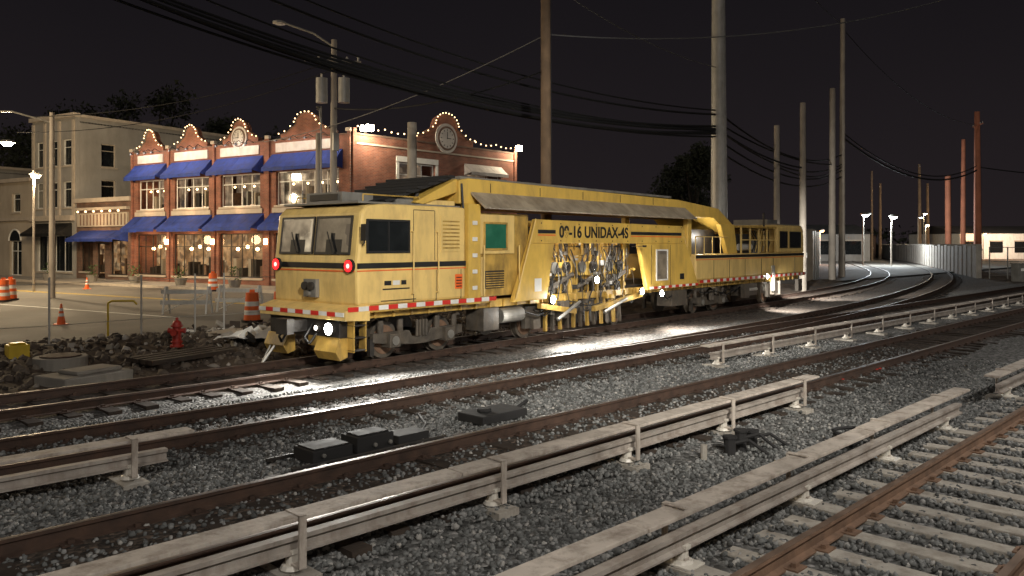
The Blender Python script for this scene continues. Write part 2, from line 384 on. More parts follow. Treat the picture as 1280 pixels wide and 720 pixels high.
# ------------------------------------------------------------------ tracks
PROF=[(-.07,-.17),(.07,-.17),(.07,-.155),(.012,-.14),(.012,-.045),(.037,-.035),(.034,-.002),(.0,0),(-.034,-.002),(-.037,-.035),(-.012,-.045),(-.012,-.14),(-.07,-.155)]
def rail(mb,path,off,s0,s1,side,head,dz=0,prof=PROF,topidx=(6,7)):
    ss=[]; s=s0
    while s<s1: ss.append(s); s+= (.8 if s<60 else 2.5)
    ss.append(s1)
    n=len(prof); rings=[]
    for s in ss:
        t=path(s); tp=(path(s+.3)-path(s-.3))/.6
        l=math.hypot(1,tp); nx,ny=-tp/l,1/l
        rings.append([(s+nx*(off+p[0]),t+ny*(off+p[0]),p[1]+dz) for p in prof])
    vs=[v for r_ in rings for v in r_]
    fs=[];fh=[]
    for i in range(len(ss)-1):
        for j in range(n):
            q=(i*n+j,(i+1)*n+j,(i+1)*n+(j+1)%n,i*n+(j+1)%n)
            (fh if j in topidx else fs).append(q)
    base=len(mb.v)
    mb.add(vs,fs,side)
    if head not in mb.mats: mb.mats.append(head)
    hi=mb.mats.index(head)
    for q in fh: mb.f.append([a+base for a in q]); mb.mi.append(hi)
    mb.f.append([base+k for k in range(n)]); mb.mi.append(0)
def ties(mb,path,s0,s1,m,half=1.3,w=.22,sp=.6,jit=0,zt=-.165):
    s=s0
    while s<s1:
        t=path(s); tp=(path(s+.3)-path(s-.3))/.6; a=math.atan(tp)+random.uniform(-jit,jit)*.05
        mb.M=Matrix.Translation((s,t+random.uniform(-jit,jit)*.2,0))@Matrix.Rotation(a,4,'Z')
        z=zt+random.uniform(-jit,jit)*.02
        mb.box(-w/2,w/2,-half,half,-.3,z,m)
        s+=sp
    mb.M=Matrix()
def track(name,path,s0,s1,tie,half,side,head,jit=0,dz=0,zt=-.165,s0t=None):
    e=empty(name,(s0 if s0>-5 else 0,path(0),0))
    e_inv=Matrix.Translation(e.location).inverted()
    mb=MB(); rail(mb,path,-.7525,s0,s1,side,head,dz); rail(mb,path,.7525,s0,s1,side,head,dz)
    o=mb.build('rails',parent=e); o.matrix_parent_inverse=e_inv
    mb=MB(); ties(mb,path,s0 if s0t is None else s0t,min(s1,150),tie,half,jit=jit,zt=zt)
    o=mb.build('ties',parent=e,bevel=.012 if jit==0 else 0); o.matrix_parent_inverse=e_inv
    # tie plates / clips near the observer
    mb=MB(); s=(s0 if s0t is None else s0t)
    while s<40:
        if s>-2:
            for o_ in (-.7525,.7525):
                t=path(s)+o_
                mb.box(s-.09,s+.09,t-.17,t+.17,zt+.002,zt+.016,side)
                for k in (-.1,.1): mb.box(s-.03,s+.03,t+k-.025,t+k+.025,zt+.016,zt+.05,side)
        s+=.6
    o=mb.build('tie_plates',parent=e); o.matrix_parent_inverse=e_inv
    return e
track('railway_track',pathA,-9.0,260,M_CONC,1.3,M_RUST2,M_HEADR,zt=-.16)
track('railway_track',pathB,-9,260,M_WOOD,1.3,M_RUST,M_HEAD,jit=.6)
track('railway_track',pathC,-9,260,M_WOOD,1.3,M_RUST,M_HEAD,jit=.6)
track('railway_track',pathD,-9,300,M_WOOD,1.3,M_RUST,M_HEAD,jit=.6)
track('railway_track',pathE,8.3,300,M_WOOD,1.3,M_RUST,M_HEAD,jit=.6,dz=-.003,s0t=26)

# third rails (sg: side on which the brackets stand, away from the running rail)
def third_rail(t0,s0,s1,sg=-1,t1=None):
    f=(lambda s:t0) if t1 is None else (lambda s:t0+(t1-t0)*(s-s0)/(s1-s0))
    loc=Vector((max(s0,0),t0,0)); e=empty('third_rail',loc); inv=Matrix.Translation(loc).inverted()
    mb=MB(); P3=[(-.06,-.03),(.06,-.03),(.06,-.015),(.014,0),(.014,.075),(.05,.085),(.05,.125),(-.05,.125),(-.05,.085),(-.014,.075),(-.014,0),(-.06,-.015)]
    rail(mb,f,0,s0+.3,s1-.3,M_3R,M_3R,prof=P3,topidx=(6,))
    o=mb.build('contact_rail',parent=e); o.matrix_parent_inverse=inv
    mb=MB(); s=s0; 
    while s<s1:                      # boards in 4.8 m lengths with small joints
        b=min(s+4.8,s1); t=f((s+b)/2)
        a=math.atan((f(b)-f(s))/(b-s)) if b>s else 0
        L=b-s-.02
        mb.M=Matrix.Translation(((s+b)/2,t+sg*.03,.30+random.uniform(-.006,.006)))@Matrix.Rotation(a+random.uniform(-.0015,.0015),4,'Z')@Matrix.Rotation(random.uniform(-.03,.03),4,'X')
        mb.box(-L/2,L/2,-.12,.12,-.018,.018,M_COVER)
        s=b
    mb.M=Matrix()
    o=mb.build('cover_board',parent=e,bevel=.006); o.matrix_parent_inverse=inv
    mb=MB(); s=math.ceil((s0+.4)/.6)*.6 if sg>0 else s0+.55
    def bx(a,b,y0,y1,z0,z1,m):
        p,q=sorted((t+sg*y0,t+sg*y1)); mb.box(a,b,p,q,z0,z1,m)
    while s<s1-.1:
        t=f(s)
        if s<55:
            bx(s-.02,s+.05,.16,.185,-.12,.335,M_COVER)
            bx(s-.02,s+.05,-.05,.185,.322,.338,M_COVER)
            bx(s-.02,s+.05,-.06,.18,-.125,-.10,M_COVER)
            mb.cyl((s+.02,t,-.16),(s+.02,t,-.12),.11,M_INS,12,.09); mb.cyl((s+.02,t,-.12),(s+.02,t,-.03),.06,M_INS,12,.055)
            for k in (-1,1): mb.box(s-.02,s+.06,t+k*.05-.02,t+k*.05+.02,-.028,.01,M_INS)
            if sg>0: mb.box(s-.13,s+.13,t-.85,t+.32,-.29,-.163,M_CONC); mb.box(s-.1,s+.14,t-.16,t+.16,-.162,-.145,M_INS)
            else: mb.box(s-.14,s+.16,t-.26,t+.3,-.25,-.175,M_CONC)
        s+=2.4
    o=mb.build('insulators_and_brackets',parent=e,bevel=.004); o.matrix_parent_inverse=inv
third_rail(3.87,-9,14.2,1)
third_rail(3.87,15.9,60,1)
third_rail(6.2,-9,13.8)
third_rail(9.95,-9,4.3)
third_rail(9.7,15.98,90,t1=9.0)

# platform
mb=MB(); mb.box(-40,80,-6,.74,-.3,1.10,M_CONC2); mb.box(-40,80,-6,.78,1.10,1.22,M_PLAT); mb.box(-40,80,.2,.77,1.22,1.226,M_YEL)
mb.build('station_platform')
for s in (-7,3,13,25,37):
    e=empty('platform_lamp',(s,-2.2,1.22))
    mb=MB(); mb.cyl((0,0,0),(0,0,5),.08,M_GRY,12,.05); mb.cyl((0,0,5),(0,.9,5.2),.04,M_GRY,8); mb.box(-.25,.25,.7,1.1,5.16,5.26,M_GRY); mb.box(-.2,.2,.75,1.05,5.145,5.159,M_WL2)
    mb.build('post_and_head',parent=e)
    light('lamp_light','AREA',(0,.9,5.1),350,(1,.955,.89),.4,(0,2.6,0),parent=e)

# track-side boxes
mb=MB()
mb.box(-.65,-.05,-.24,.24,0,.17,M_BLKR); mb.box(-.62,-.08,-.21,.21,.17,.19,M_BLKR); mb.box(.05,.65,-.2,.2,0,.22,M_BLKR); mb.box(.1,.6,-.16,.16,.22,.24,M_BLKR)
mb.box(.75,1.3,-.18,.18,.0,.12,M_BLKR); mb.cyl((-.05,0,.1),(.05,0,.1),.05,M_DK,8); mb.box(-1.0,1.5,.3,.34,0,.05,M_DK); mb.box(-1.0,1.5,-.34,-.3,0,.05,M_DK)
for k in(-.5,.3,.55): mb.cyl((k,-.24,.1),(k,-.28,.1),.03,M_GRY,8)
mb.tube([(1.3,0,.06),(1.8,.5,.03),(2.2,1.2,.02)],.02,M_BLKR)
mb.build('switch_machine',(6.1,9.2,-.19),bevel=.02)
mb=MB(); mb.box(-.5,.5,-.3,.3,0,.14,M_BLKR); mb.cyl((-.2,0,.14),(-.2,0,.2),.12,M_BLKR,10); mb.tube([(.5,0,.08),(.9,.1,.15),(1.3,.5,.02)],.035,M_BLKR)
mb.build('switch_machine',(9.0,9.35,-.2),bevel=.02)
mb=MB()
for k,h in((0,.22),(.3,.26),(.62,.2)):
    mb.cyl((k,0,0),(k,0,h),.08,M_BLKR,10); mb.cyl((k,0,h),(k,0,h+.03),.10,M_BLKR,10)
    mb.tube([(k,0,h*.6),(k+.15,-.2,h*.9),(k+.3,-.4,.02)],.025,M_BLKR)
mb.cyl((-.5,.1,0),(-.5,.1,.2),.045,M_CONC,10)
mb.build('cable_junction',(9.9,5.6,-.25))
mb=MB()
for i in range(7):
    a=random.uniform(0,6); mb.tube([(.25*math.cos(a+k*.7)*(1+.3*k/6),.14*math.sin(a+k*.7),.03+.03*i+.02*math.sin(k)) for k in range(8)],.025,M_BLKR)
mb.build('cable_coil',(11.5,4.65,-.24))
mb=MB()
for k in range(9):
    x=random.uniform(-.25,.25);y=random.uniform(-.1,.1); mb.prism([(x,0),(x+.12,.01),(x+.1,.045),(x+.02,.04)],y,y+.12,M_RED)
mb.build('painted_marker_stones',tuple(G(6.55,16.2,-.18)))
mb.build('painted_marker_stones',tuple(G(8.0,17.6,-.18)))

# ------------------------------------------------------------------ tamping machine
TR=math.radians(5.4)
P0=Vector((9.74,14.25,0)); nrm=Vector((-math.sin(TR),math.cos(TR),0))
T=empty('track_tamping_machine',P0+nrm*1.5,TR)
def framewin(mb,u0,u1,z0,z1,y,glass,sgn=-1,fm=None):
    fm=fm or M_BLK; o=.05
    a,b=(y+sgn*.03,y-sgn*.01) 
    y0,y1=min(a,b),max(a,b)
    mb.box(u0-o,u0,y0,y1,z0-o,z1+o,fm); mb.box(u1,u1+o,y0,y1,z0-o,z1+o,fm)
    mb.box(u0,u1,y0,y1,z0-o,z0,fm); mb.box(u0,u1,y0,y1,z1,z1+o,fm)
    g=[y+sgn*.012,y-sgn*.005]; mb.box(u0,u1,min(g),max(g),z0,z1,glass)
# front cab
mb=MB()
mb.prism([(0,1.3),(-.02,2.25),(.10,3.30),(.28,3.47),(.8,3.52),(3.38,3.52),(3.38,1.3)],-1.5,1.5,M_YP)
mb.build('front_cab_body',parent=T,bevel=.07)
mb=MB()
framewin(mb,.28,1.45,2.48,3.12,-1.5,M_GLS)
mb.box(.84,.88,-1.535,-1.49,2.48,3.12,M_BLK)
# front windows on the slightly raked face
for (a,b,g) in ((-1.22,-.08,M_CABD),(.08,1.22,M_CABL)):
    mb.M=Matrix.Translation((.0,0,2.42))@Matrix.Rotation(math.atan2(.12,1.05),4,'Y')
    z0,z1=.03,.78
    mb.box(-.035,.01,a-.05,a,z0-.05,z1+.05,M_BLK); mb.box(-.035,.01,b,b+.05,z0-.05,z1+.05,M_BLK)
    mb.box(-.035,.01,a,b,z0-.05,z0,M_BLK); mb.box(-.035,.01,a,b,z1,z1+.05,M_BLK); mb.box(-.02,.01,a,b,z0,z1,g)
    mb.box(-.024,-.02,a+.25,b-.35,z0,z0+.28,M_BLK); mb.box(-.024,-.02,a+.5,b-.5,z0+.28,z0+.42,M_BLK)   # seat back seen inside
    mb.tube([(-.05,a+.5,z0-.02),(-.05,a+.75,z0+.45)],.012,M_BLK)
    mb.M=Matrix()
# stripes
mb.box(-.004,3.38,-1.506,-1.49,2.10,2.22,M_BLK); mb.box(-.004,3.38,-1.505,-1.49,2.04,2.065,M_ORG)
mb.box(-.03,.0,-1.42,1.42,2.10,2.22,M_BLK); mb.box(-.028,.0,-1.42,1.42,2.03,2.06,M_ORG)
# tail lamps
for y in (-1.3,1.32):
    mb.cyl((-.02,y,2.16),(-.09,y,2.16),.15,M_BLK,16); mb.cyl((-.09,y,2.16),(-.10,y,2.16),.125,M_REDL,16); mb.cyl((-.10,y,2.16),(-.106,y,2.16),.05,M_REDC,12)
# grille, horn, centre lamp box
mb.box(-.12,-.02,-.22,.22,1.45,1.85,M_GRY); mb.cyl((-.12,-.1,1.7),(-.2,-.1,1.7),.09,M_DK,12); mb.cyl((-.12,.12,1.7),(-.2,.12,1.7),.09,M_DK,12); mb.cyl((-.12,0,1.53),(-.18,0,1.53),.06,M_GRY,12)
# side panel lines, doors, hatch, markings
for u in (1.62,2.35,3.2): mb.box(u,u+.015,-1.506,-1.49,1.32,2.02,M_DK)
for u in (1.62,2.3): mb.box(u,u+.015,-1.506,-1.49,2.25,3.4,M_DK)
mb.box(1.62,2.3,-1.506,-1.49,3.4,3.415,M_DK)
mb.box(.75,.95,-1.507,-1.49,1.72,1.82,M_BLK); mb.box(1.0,1.2,-1.507,-1.49,1.72,1.82,M_WHT); mb.box(1.25,1.4,-1.507,-1.49,1.72,1.82,M_BLK)
mb.box(.7,1.5,-1.507,-1.49,1.62,1.65,M_BLK); mb.box(3.0,3.25,-1.51,-1.49,1.55,1.9,M_ORG)
mb.box(.65,1.7,-1.507,-1.49,1.37,1.39,M_BLK)
for k in range(4): mb.box(3.03,3.22,-1.513,-1.51,1.6+k*.07,1.625+k*.07,M_BLK)
for u in (1.56,2.36): mb.tube([(u,-1.5,1.5),(u,-1.58,1.52),(u,-1.58,2.9),(u,-1.5,2.92)],.018,M_YP)
mb.tube([(.12,-1.5,2.6),(.0,-1.72,2.65),(.0,-1.72,3.0)],.015,M_BLK); mb.box(-.03,.02,-1.8,-1.64,2.7,3.05,M_BLK)
# raised panels and rear vent
mb.box(2.5,3.2,-1.515,-1.49,2.45,3.3,M_YP)
for k in range(8): mb.box(2.56,3.14,-1.522,-1.515,2.52+k*.09,2.555+k*.09,M_Y2)
# roof
mb.box(.15,3.35,-1.35,1.35,3.515,3.56,M_GRY)
mb.box(.35,1.25,-.55,.75,3.56,3.80,M_GRY); mb.box(.33,.36,-.4,.6,3.62,3.76,M_DK); mb.box(1.45,2.0,-1.1,-.2,3.56,3.72,M_GRY); mb.box(1.5,2.2,.1,1.1,3.56,3.8,M_DK)
mb.cyl((2.3,-.9,3.56),(2.3,-.9,4.0),.06,M_DK,10); mb.cyl((.5,1.1,3.56),(.5,1.1,3.9),.012,M_BLK,6); mb.box(2.3,3.3,-1.2,1.2,3.56,3.68,M_YP)
for y in(-1.2,1.2): mb.tube([(.4,y,3.56),(.4,y,3.72),(2.1,y,3.72),(2.1,y,3.56)],.018,M_Y2)
mb.build('front_cab_fittings',parent=T,bevel=.008)
# front apron / bumper
mb=MB()
mb.prism([(-.36,1.02),(-.36,1.22),(-.02,1.32),(.3,1.32),(.3,.98)],-1.55,1.55,M_YP)
mb.box(-.28,.1,-1.25,1.25,.62,1.0,M_DK); mb.box(-.30,-.05,-1.25,-.2,.42,.64,M_Y2)
mb.prism([(-.42,.35),(-.3,.62),(-.1,.62),(-.1,.22),(-.3,.16)],-1.3,-.55,M_Y2)
mb.prism([(-.42,.35),(-.3,.62),(-.1,.62),(-.1,.22),(-.3,.16)],.55,1.3,M_Y2)
mb.box(-.7,-.1,-.14,.14,.72,.98,M_DK); mb.box(-.85,-.66,-.2,.2,.68,1.02,M_DK); mb.tube([(-.3,.4,.9),(-.6,.45,.6),(-.5,.5,.45),(-.3,.55,.7)],.03,M_BLK); mb.tube([(-.3,-.35,.9),(-.55,-.4,.62),(-.45,-.45,.48),(-.3,-.5,.7)],.03,M_BLK)
for y in (-1.5,1.3): # step ladders
    for z in (.35,.62,.88): mb.box(-.1,.25,y,y+.22,z,z+.03,M_DK)
    mb.box(-.1,-.07,y,y+.22,.33,1.0,M_Y2); mb.box(.22,.25,y,y+.22,.33,1.0,M_Y2)
mb.tube([(-.3,.9,.45),(-.75,.95,-.1)],.03,M_LG); mb.tube([(-.3,1.1,.45),(-.75,.95,-.1)],.02,M_LG)
for y in (-.98,-.55):
    mb.cyl((-.28,y,.82),(-.36,y,.82),.15 if y<-.9 else .09,M_DK,14); mb.cyl((-.36,y,.82),(-.372,y,.82),.125 if y<-.9 else .045,M_WL if y<-.9 else M_WL2,14)
mb.build('front_bumper',parent=T,bevel=.012)
# reflective strip
mb=MB(); u=-.3
k=0
while u<27:
    if u<4.2 or u>15.8: mb.box(u,u+.28,-1.562,-1.548,1.20,1.30,M_RED if k%2==0 else M_WHT)
    u+=.28; k+=1
for i in range(11): mb.box(-.372,-.358,-1.5+.28*i,-1.22+.28*i,1.10,1.19,M_RED if i%2 else M_WHT)
mb.box(.3,4.2,-1.55,-1.3,1.16,1.31,M_Y2); mb.box(15.7,26.9,-1.55,-1.3,1.16,1.31,M_Y2)
mb.build('reflective_strip',parent=T)
# underframe
mb=MB()
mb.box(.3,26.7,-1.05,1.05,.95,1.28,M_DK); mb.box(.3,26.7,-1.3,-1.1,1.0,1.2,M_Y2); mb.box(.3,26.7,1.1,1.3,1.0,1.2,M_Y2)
for (a,b,z0) in ((4.15,4.75,.42),(7.6,7.9,.5),(14.1,15.2,.45),(20.3,21.6,.5),(21.9,22.6,.55)):
    mb.box(a,b,-1.4,-.8,z0,1.0,M_BOG)
mb.cyl((4.9,-1.25,.75),(5.8,-1.25,.75),.2,M_GRY,16); mb.cyl((20.4,-1.42,.75),(21.5,-1.42,.75),.06,M_LG,10)
for u in np.arange(.6,26,.55):
    mb.box(u,u+.05,-1.36,-1.3,1.0,1.16,M_Y2)
for i in range(26):
    u=random.uniform(3.8,22); L=random.uniform(.3,1.6); y=-1.2-random.random()*.2; z=random.uniform(.7,.98)
    mb.tube([(u,y,z),(u+L*.5,y,z-random.uniform(.05,.2)),(u+L,y,z)],.022,M_BLK)
mb.build('underframe',parent=T,bevel=.01)
# bogies
def wheel(mb,u,r=.43):
    for sg in (-1,1):
        y=sg*.72
        mb.cyl((u,y-.07,r),(u,y+.07,r),r,M_BOG,28); mb.cyl((u,y-sg*.07,r),(u,y-sg*.10,r),r+.03,M_BOG,28)
        mb.cyl((u,y+sg*.07,r),(u,y+sg*.09,r),r*.78,M_RUST2,24); mb.cyl((u,y+sg*.07,r),(u,y+sg*.22,r),.12,M_BOG,14)
    mb.cyl((u,-.9,r),(u,.9,r),.08,M_DK,10)
def bogie(name,a,b):
    mb=MB(); wheel(mb,a); wheel(mb,b)
    for sg in (-1,1):
        y0,y1=sorted((sg*.95,sg*1.08)); m=(a+b)/2
        mb.prism([(a-.55,.42),(a-.55,.62),(m-.35,.62),(m-.25,.46),(m+.25,.46),(m+.35,.62),(b+.55,.62),(b+.55,.42),(b+.3,.38),(m+.2,.28),(m-.2,.28),(a-.3,.38)],y0,y1,M_BOG)
        for u in (a,b):
            ya,yb=sorted((sg*.9,sg*1.2)); mb.box(u-.16,u+.16,ya,yb,.28,.6,M_BOG); mb.cyl((u,sg*1.2,.43),(u,sg*1.23,.43),.11,M_GRY,12)
            for k in (-.3,.3): mb.cyl((u+k,sg*1.02,.6),(u+k,sg*1.02,.9),.075,M_BOG,10)
        for k in range(4): mb.cyl((m-.15+k*.1,sg*1.12,.46),(m-.15+k*.1,sg*1.12,.85),.035,M_BOG,8)
        mb.box(a-.62,a-.5,sg*1.0-.06,sg*1.0+.06,.12,.5,M_DK)
    mb.build(name,parent=T,bevel=.01)
bogie('front_bogie',1.35,3.15); bogie('rear_bogie',16.9,18.7); 
mb=MB(); wheel(mb,6.55,.40); wheel(mb,23.8,.40); wheel(mb,11.3,.33)
for u in (6.55,23.8): mb.box(u-.35,u+.35,-1.12,-.98,.3,.9,M_BOG); mb.box(u-.14,u+.14,-1.25,-1.0,.28,.55,M_BOG)
mb.build('single_axles',parent=T)
# column, machine room panel and green window
mb=MB()
mb.box(3.42,3.86,-1.56,-1.3,1.15,3.62,M_Y); mb.box(3.42,3.86,1.3,1.56,1.15,3.62,M_Y)
mb.box(3.86,5.95,-1.42,1.42,1.3,3.42,M_Y2)
mb.box(3.9,5.3,-1.47,-1.42,2.38,3.38,M_YP)
framewin(mb,4.12,4.95,2.52,3.14,-1.47,M_GGL,fm=M_Y2)
mb.box(4.15,4.9,-1.46,-1.42,1.5,1.95,M_DK)
for k in range(7): mb.box(4.17,4.88,-1.48,-1.44,1.52+k*.06,1.55+k*.06,M_Y2)
mb.box(3.95,4.1,-1.5,-1.42,1.3,2.3,M_YP)
for k in range(5): mb.box(3.55,3.72,-1.585,-1.56,1.5+k*.4,1.6+k*.4,M_WHT)
mb.tube([(3.95,-1.45,1.3),(3.95,-1.6,1.35),(3.95,-1.6,2.6)],.018,M_YP); mb.tube([(5.35,-1.45,1.3),(5.35,-1.6,1.35),(5.35,-1.6,2.6)],.018,M_YP)
mb.build('machine_room',parent=T,bevel=.012)
# side truss panel
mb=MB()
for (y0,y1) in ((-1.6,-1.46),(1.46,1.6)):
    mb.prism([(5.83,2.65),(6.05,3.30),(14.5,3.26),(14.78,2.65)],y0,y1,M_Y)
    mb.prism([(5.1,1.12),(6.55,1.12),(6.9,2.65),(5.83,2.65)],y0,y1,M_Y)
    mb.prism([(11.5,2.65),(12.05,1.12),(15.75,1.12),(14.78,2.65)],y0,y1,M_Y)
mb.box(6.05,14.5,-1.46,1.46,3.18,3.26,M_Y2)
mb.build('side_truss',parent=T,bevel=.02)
mb=MB()
framewin(mb,12.65,13.35,1.45,2.4,-1.6,M_CABD,fm=M_WHT)
mb.box(13.6,13.615,-1.606,-1.59,1.2,2.6,M_DK); mb.box(12.3,12.315,-1.606,-1.59,1.3,2.6,M_DK)
mb.box(6.15,6.95,-1.607,-1.59,2.92,3.02,M_BLK); mb.box(6.15,6.95,-1.606,-1.59,2.86,2.89,M_ORG)
mb.box(11.0,14.4,-1.607,-1.59,2.92,3.02,M_BLK); mb.box(11.0,14.4,-1.606,-1.59,2.86,2.89,M_ORG)
mb.box(6.0,6.3,-1.61,-1.59,1.35,1.7,M_WHT); mb.box(14.3,14.6,-1.61,-1.59,1.4,1.6,M_BLK)
mb.tube([(5.2,-1.6,1.2),(5.05,-1.72,1.2),(5.9,-1.72,3.3)],.018,M_YP)
for i,u in enumerate(np.arange(12.2,15.5,.25)): mb.box(u,u+.25,-1.615,-1.6,1.14,1.22,M_RED if i%2 else M_WHT)
for u in np.arange(6.3,14.4,.9): mb.cyl((u,-1.6,3.2),(u,-1.612,3.2),.02,M_DK,6); mb.cyl((u,-1.6,2.72),(u,-1.612,2.72),.02,M_DK,6)
mb.build('truss_markings',parent=T)
# lettering (the product word replaced by an invented one)
cu=bpy.data.curves.new('lettering','FONT'); cu.body='09-16 UNIDAX-4S'; cu.size=.46; cu.extrude=.004; cu.offset=.012; cu.space_character=1.02
cu.materials.append(M_BLK); o=bpy.data.objects.new('lettering',cu); scene.collection.objects.link(o); o.parent=T; o.location=(7.12,-1.608,2.82); o.rotation_euler=(math.pi/2,0,0)
bpy.context.view_layer.update(); o.scale=(3.7/max(.1,o.dimensions.x),1,1)
# overhead beam
mb=MB()
mb.prism([(3.35,3.62),(3.35,4.2),(3.7,4.27),(14.8,4.2),(18.0,4.0),(19.3,3.42),(19.3,3.1),(18.6,3.1),(17.6,3.62)],-1.32,1.32,M_Y)
mb.prism([(1.9,3.6),(2.2,3.56),(3.35,3.9),(3.35,4.24)],-1.25,1.25,M_Y)
mb.prism([(18.0,3.4),(19.3,3.4),(19.6,2.25),(18.7,2.25)],-1.4,-1.2,M_Y); mb.prism([(18.0,3.4),(19.3,3.4),(19.6,2.25),(18.7,2.25)],1.2,1.4,M_Y)
mb.box(15.3,15.6,-1.4,-1.2,2.2,3.7,M_Y); mb.box(15.3,15.6,1.2,1.4,2.2,3.7,M_Y); mb.box(15.6,18.6,-.9,.9,2.2,3.2,M_DK)
mb.build('overhead_beam',parent=T,bevel=.03)
mb=MB()
mb.prism([(-1.33,3.93),(-1.33,3.88),(-1.80,3.50),(-1.83,3.53)],3.75,15.2,M_CAN,axis='x')
for u in np.arange(4.0,15.2,1.4): mb.prism([(-1.33,3.86),(-1.33,3.62),(-1.75,3.5)],u,u+.04,M_Y2,axis='x')
for u in np.arange(4.5,15,2.1): mb.box(u,u+.02,-1.328,-1.30,3.95,4.18,M_DK)
mb.prism([(1.1,3.62),(3.3,4.3),(3.3,4.24),(1.2,3.57)],-1.1,1.1,M_BLKR)
for k in range(6):
    u=1.4+k*.35; z=3.72+k*.108; mb.box(u,u+.22,-1.15,1.15,z,z+.06,M_BLKR)
mb.box(3.6,14.6,-1.1,1.1,4.26,4.33,M_GRY)
for u in np.arange(4,14,1.3): mb.box(u,u+.5,-.8,.8,4.33,4.38,M_DK)
mb.tube([(3.4,-1.34,4.12),(3.4,-1.4,3.4),(3.5,-1.4,2.6)],.03,M_BLK)
mb.build('canopy_and_conveyor',parent=T)
# tamping units seen through the truss opening
mb=MB()
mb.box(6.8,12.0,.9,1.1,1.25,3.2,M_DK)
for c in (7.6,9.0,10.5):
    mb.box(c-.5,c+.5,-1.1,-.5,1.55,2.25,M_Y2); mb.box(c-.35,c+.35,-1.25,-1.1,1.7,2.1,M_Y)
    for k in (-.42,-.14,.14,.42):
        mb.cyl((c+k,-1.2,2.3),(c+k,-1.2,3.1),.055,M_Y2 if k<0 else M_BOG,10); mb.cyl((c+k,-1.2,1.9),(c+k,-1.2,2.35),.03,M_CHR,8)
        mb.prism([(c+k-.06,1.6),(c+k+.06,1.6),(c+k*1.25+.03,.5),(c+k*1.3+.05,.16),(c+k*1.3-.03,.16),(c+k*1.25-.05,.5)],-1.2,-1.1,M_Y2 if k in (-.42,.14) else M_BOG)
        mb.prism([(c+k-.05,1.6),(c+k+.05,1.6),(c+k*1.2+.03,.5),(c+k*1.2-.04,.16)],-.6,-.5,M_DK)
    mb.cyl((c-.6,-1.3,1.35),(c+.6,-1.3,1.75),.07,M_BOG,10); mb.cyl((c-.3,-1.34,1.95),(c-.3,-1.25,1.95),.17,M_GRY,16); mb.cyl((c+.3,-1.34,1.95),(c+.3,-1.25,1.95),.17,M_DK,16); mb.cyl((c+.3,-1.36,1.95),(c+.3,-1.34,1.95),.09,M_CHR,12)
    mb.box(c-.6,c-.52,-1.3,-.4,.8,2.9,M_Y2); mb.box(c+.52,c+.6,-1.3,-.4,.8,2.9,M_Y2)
for i in range(90):
    u=random.uniform(6.9,11.5); z=random.uniform(1.5,2.9); y=-1.4+random.random()*.25
    d=random.uniform(-.5,.5)
    pts=[(u,y,z),(u+d*.3,y-.06,z-.25),(u+d*.7,y-.04,z-.45),(u+d,y,z-.5-random.random()*.4)]
    mb.tube(pts,random.choice([.011,.015,.02]),random.choice([M_BLK,M_BLK,M_DK,M_BOG,M_GRY]))
for i in range(150):
    u=random.uniform(6.9,11.5); z=random.uniform(.6,2.6); y=random.uniform(-1.42,-.9); a=random.uniform(.04,.18);b_=random.uniform(.04,.16)
    mb.box(u,u+a,y,y+.12,z,z+b_,random.choice([M_Y,M_Y2,M_Y2,M_DK,M_DK,M_BLK,M_BOG,M_BOG,M_GRY,M_LG]))
mb.prism([(6.5,1.0),(8.2,.75),(8.2,.6),(6.5,.85)],-1.45,-1.3,M_Y2); mb.prism([(9.2,.75),(12.0,1.05),(12.0,.9),(9.2,.6)],-1.45,-1.3,M_Y2)
mb.cyl((9.6,-1.5,.55),(10.9,-1.5,.9),.05,M_GRY,10); mb.cyl((7.2,-1.5,.5),(8.3,-1.5,.95),.05,M_GRY,10)
mb.build('tamping_unit',parent=T,bevel=.006)
# rear body: low deck with equipment cage, small end cab
mb=MB()
mb.box(15.75,26.9,-1.5,1.5,1.3,2.25,M_YP)
mb.prism([(23.6,2.25),(23.6,3.38),(23.8,3.48),(26.6,3.48),(26.85,3.3),(26.92,2.25)],-1.5,1.5,M_YP)
mb.build('rear_body',parent=T,bevel=.06)
mb=MB()
mb.box(15.75,26.9,-1.508,-1.49,2.10,2.21,M_BLK); mb.box(15.75,26.9,-1.506,-1.49,2.04,2.065,M_ORG)
for a,b in ((23.9,24.7),(25.1,26.4)): framewin(mb,a,b,2.5,3.15,-1.5,M_GLS)
for u in (17.2,18.6,20.1,21.8,23.1,25.7): mb.box(u,u+.02,-1.508,-1.49,1.32,2.02,M_DK)
mb.box(23.8,26.7,-1.35,1.35,3.475,3.53,M_GRY); mb.box(24.2,25.4,-.8,.8,3.53,3.74,M_GRY); mb.cyl((23.3,-1,3.2),(23.3,-1,4.0),.05,M_DK,8)
# equipment cage on the deck
for u in (19.9,20.8,21.7,22.6,23.5): mb.box(u-.03,u+.03,-1.45,-1.39,2.25,3.3,M_YP); mb.box(u-.03,u+.03,1.39,1.45,2.25,3.3,M_YP)
mb.box(19.85,23.55,-1.48,1.48,3.3,3.38,M_Y2); mb.box(19.9,23.5,-1.44,-1.40,2.78,2.82,M_YP)
mb.box(20.0,21.5,-1.1,.9,2.25,3.05,M_DK); mb.box(21.7,22.5,-1.2,.9,2.25,2.8,M_GRY); mb.box(22.65,23.4,-1.15,.9,2.25,3.15,M_Y2); mb.cyl((20.2,-1.2,2.5),(21.3,-1.2,2.5),.14,M_LG,14); mb.box(21.8,22.3,-1.22,-1.2,2.35,2.7,M_DK)
for i in range(14):
    u=random.uniform(20,23.3); mb.tube([(u,-1.25,2.3),(u+random.uniform(-.3,.3),-1.3,2.7),(u+random.uniform(-.4,.4),-1.2,3.2)],.022,random.choice([M_BLK,M_GRY,M_YP]))
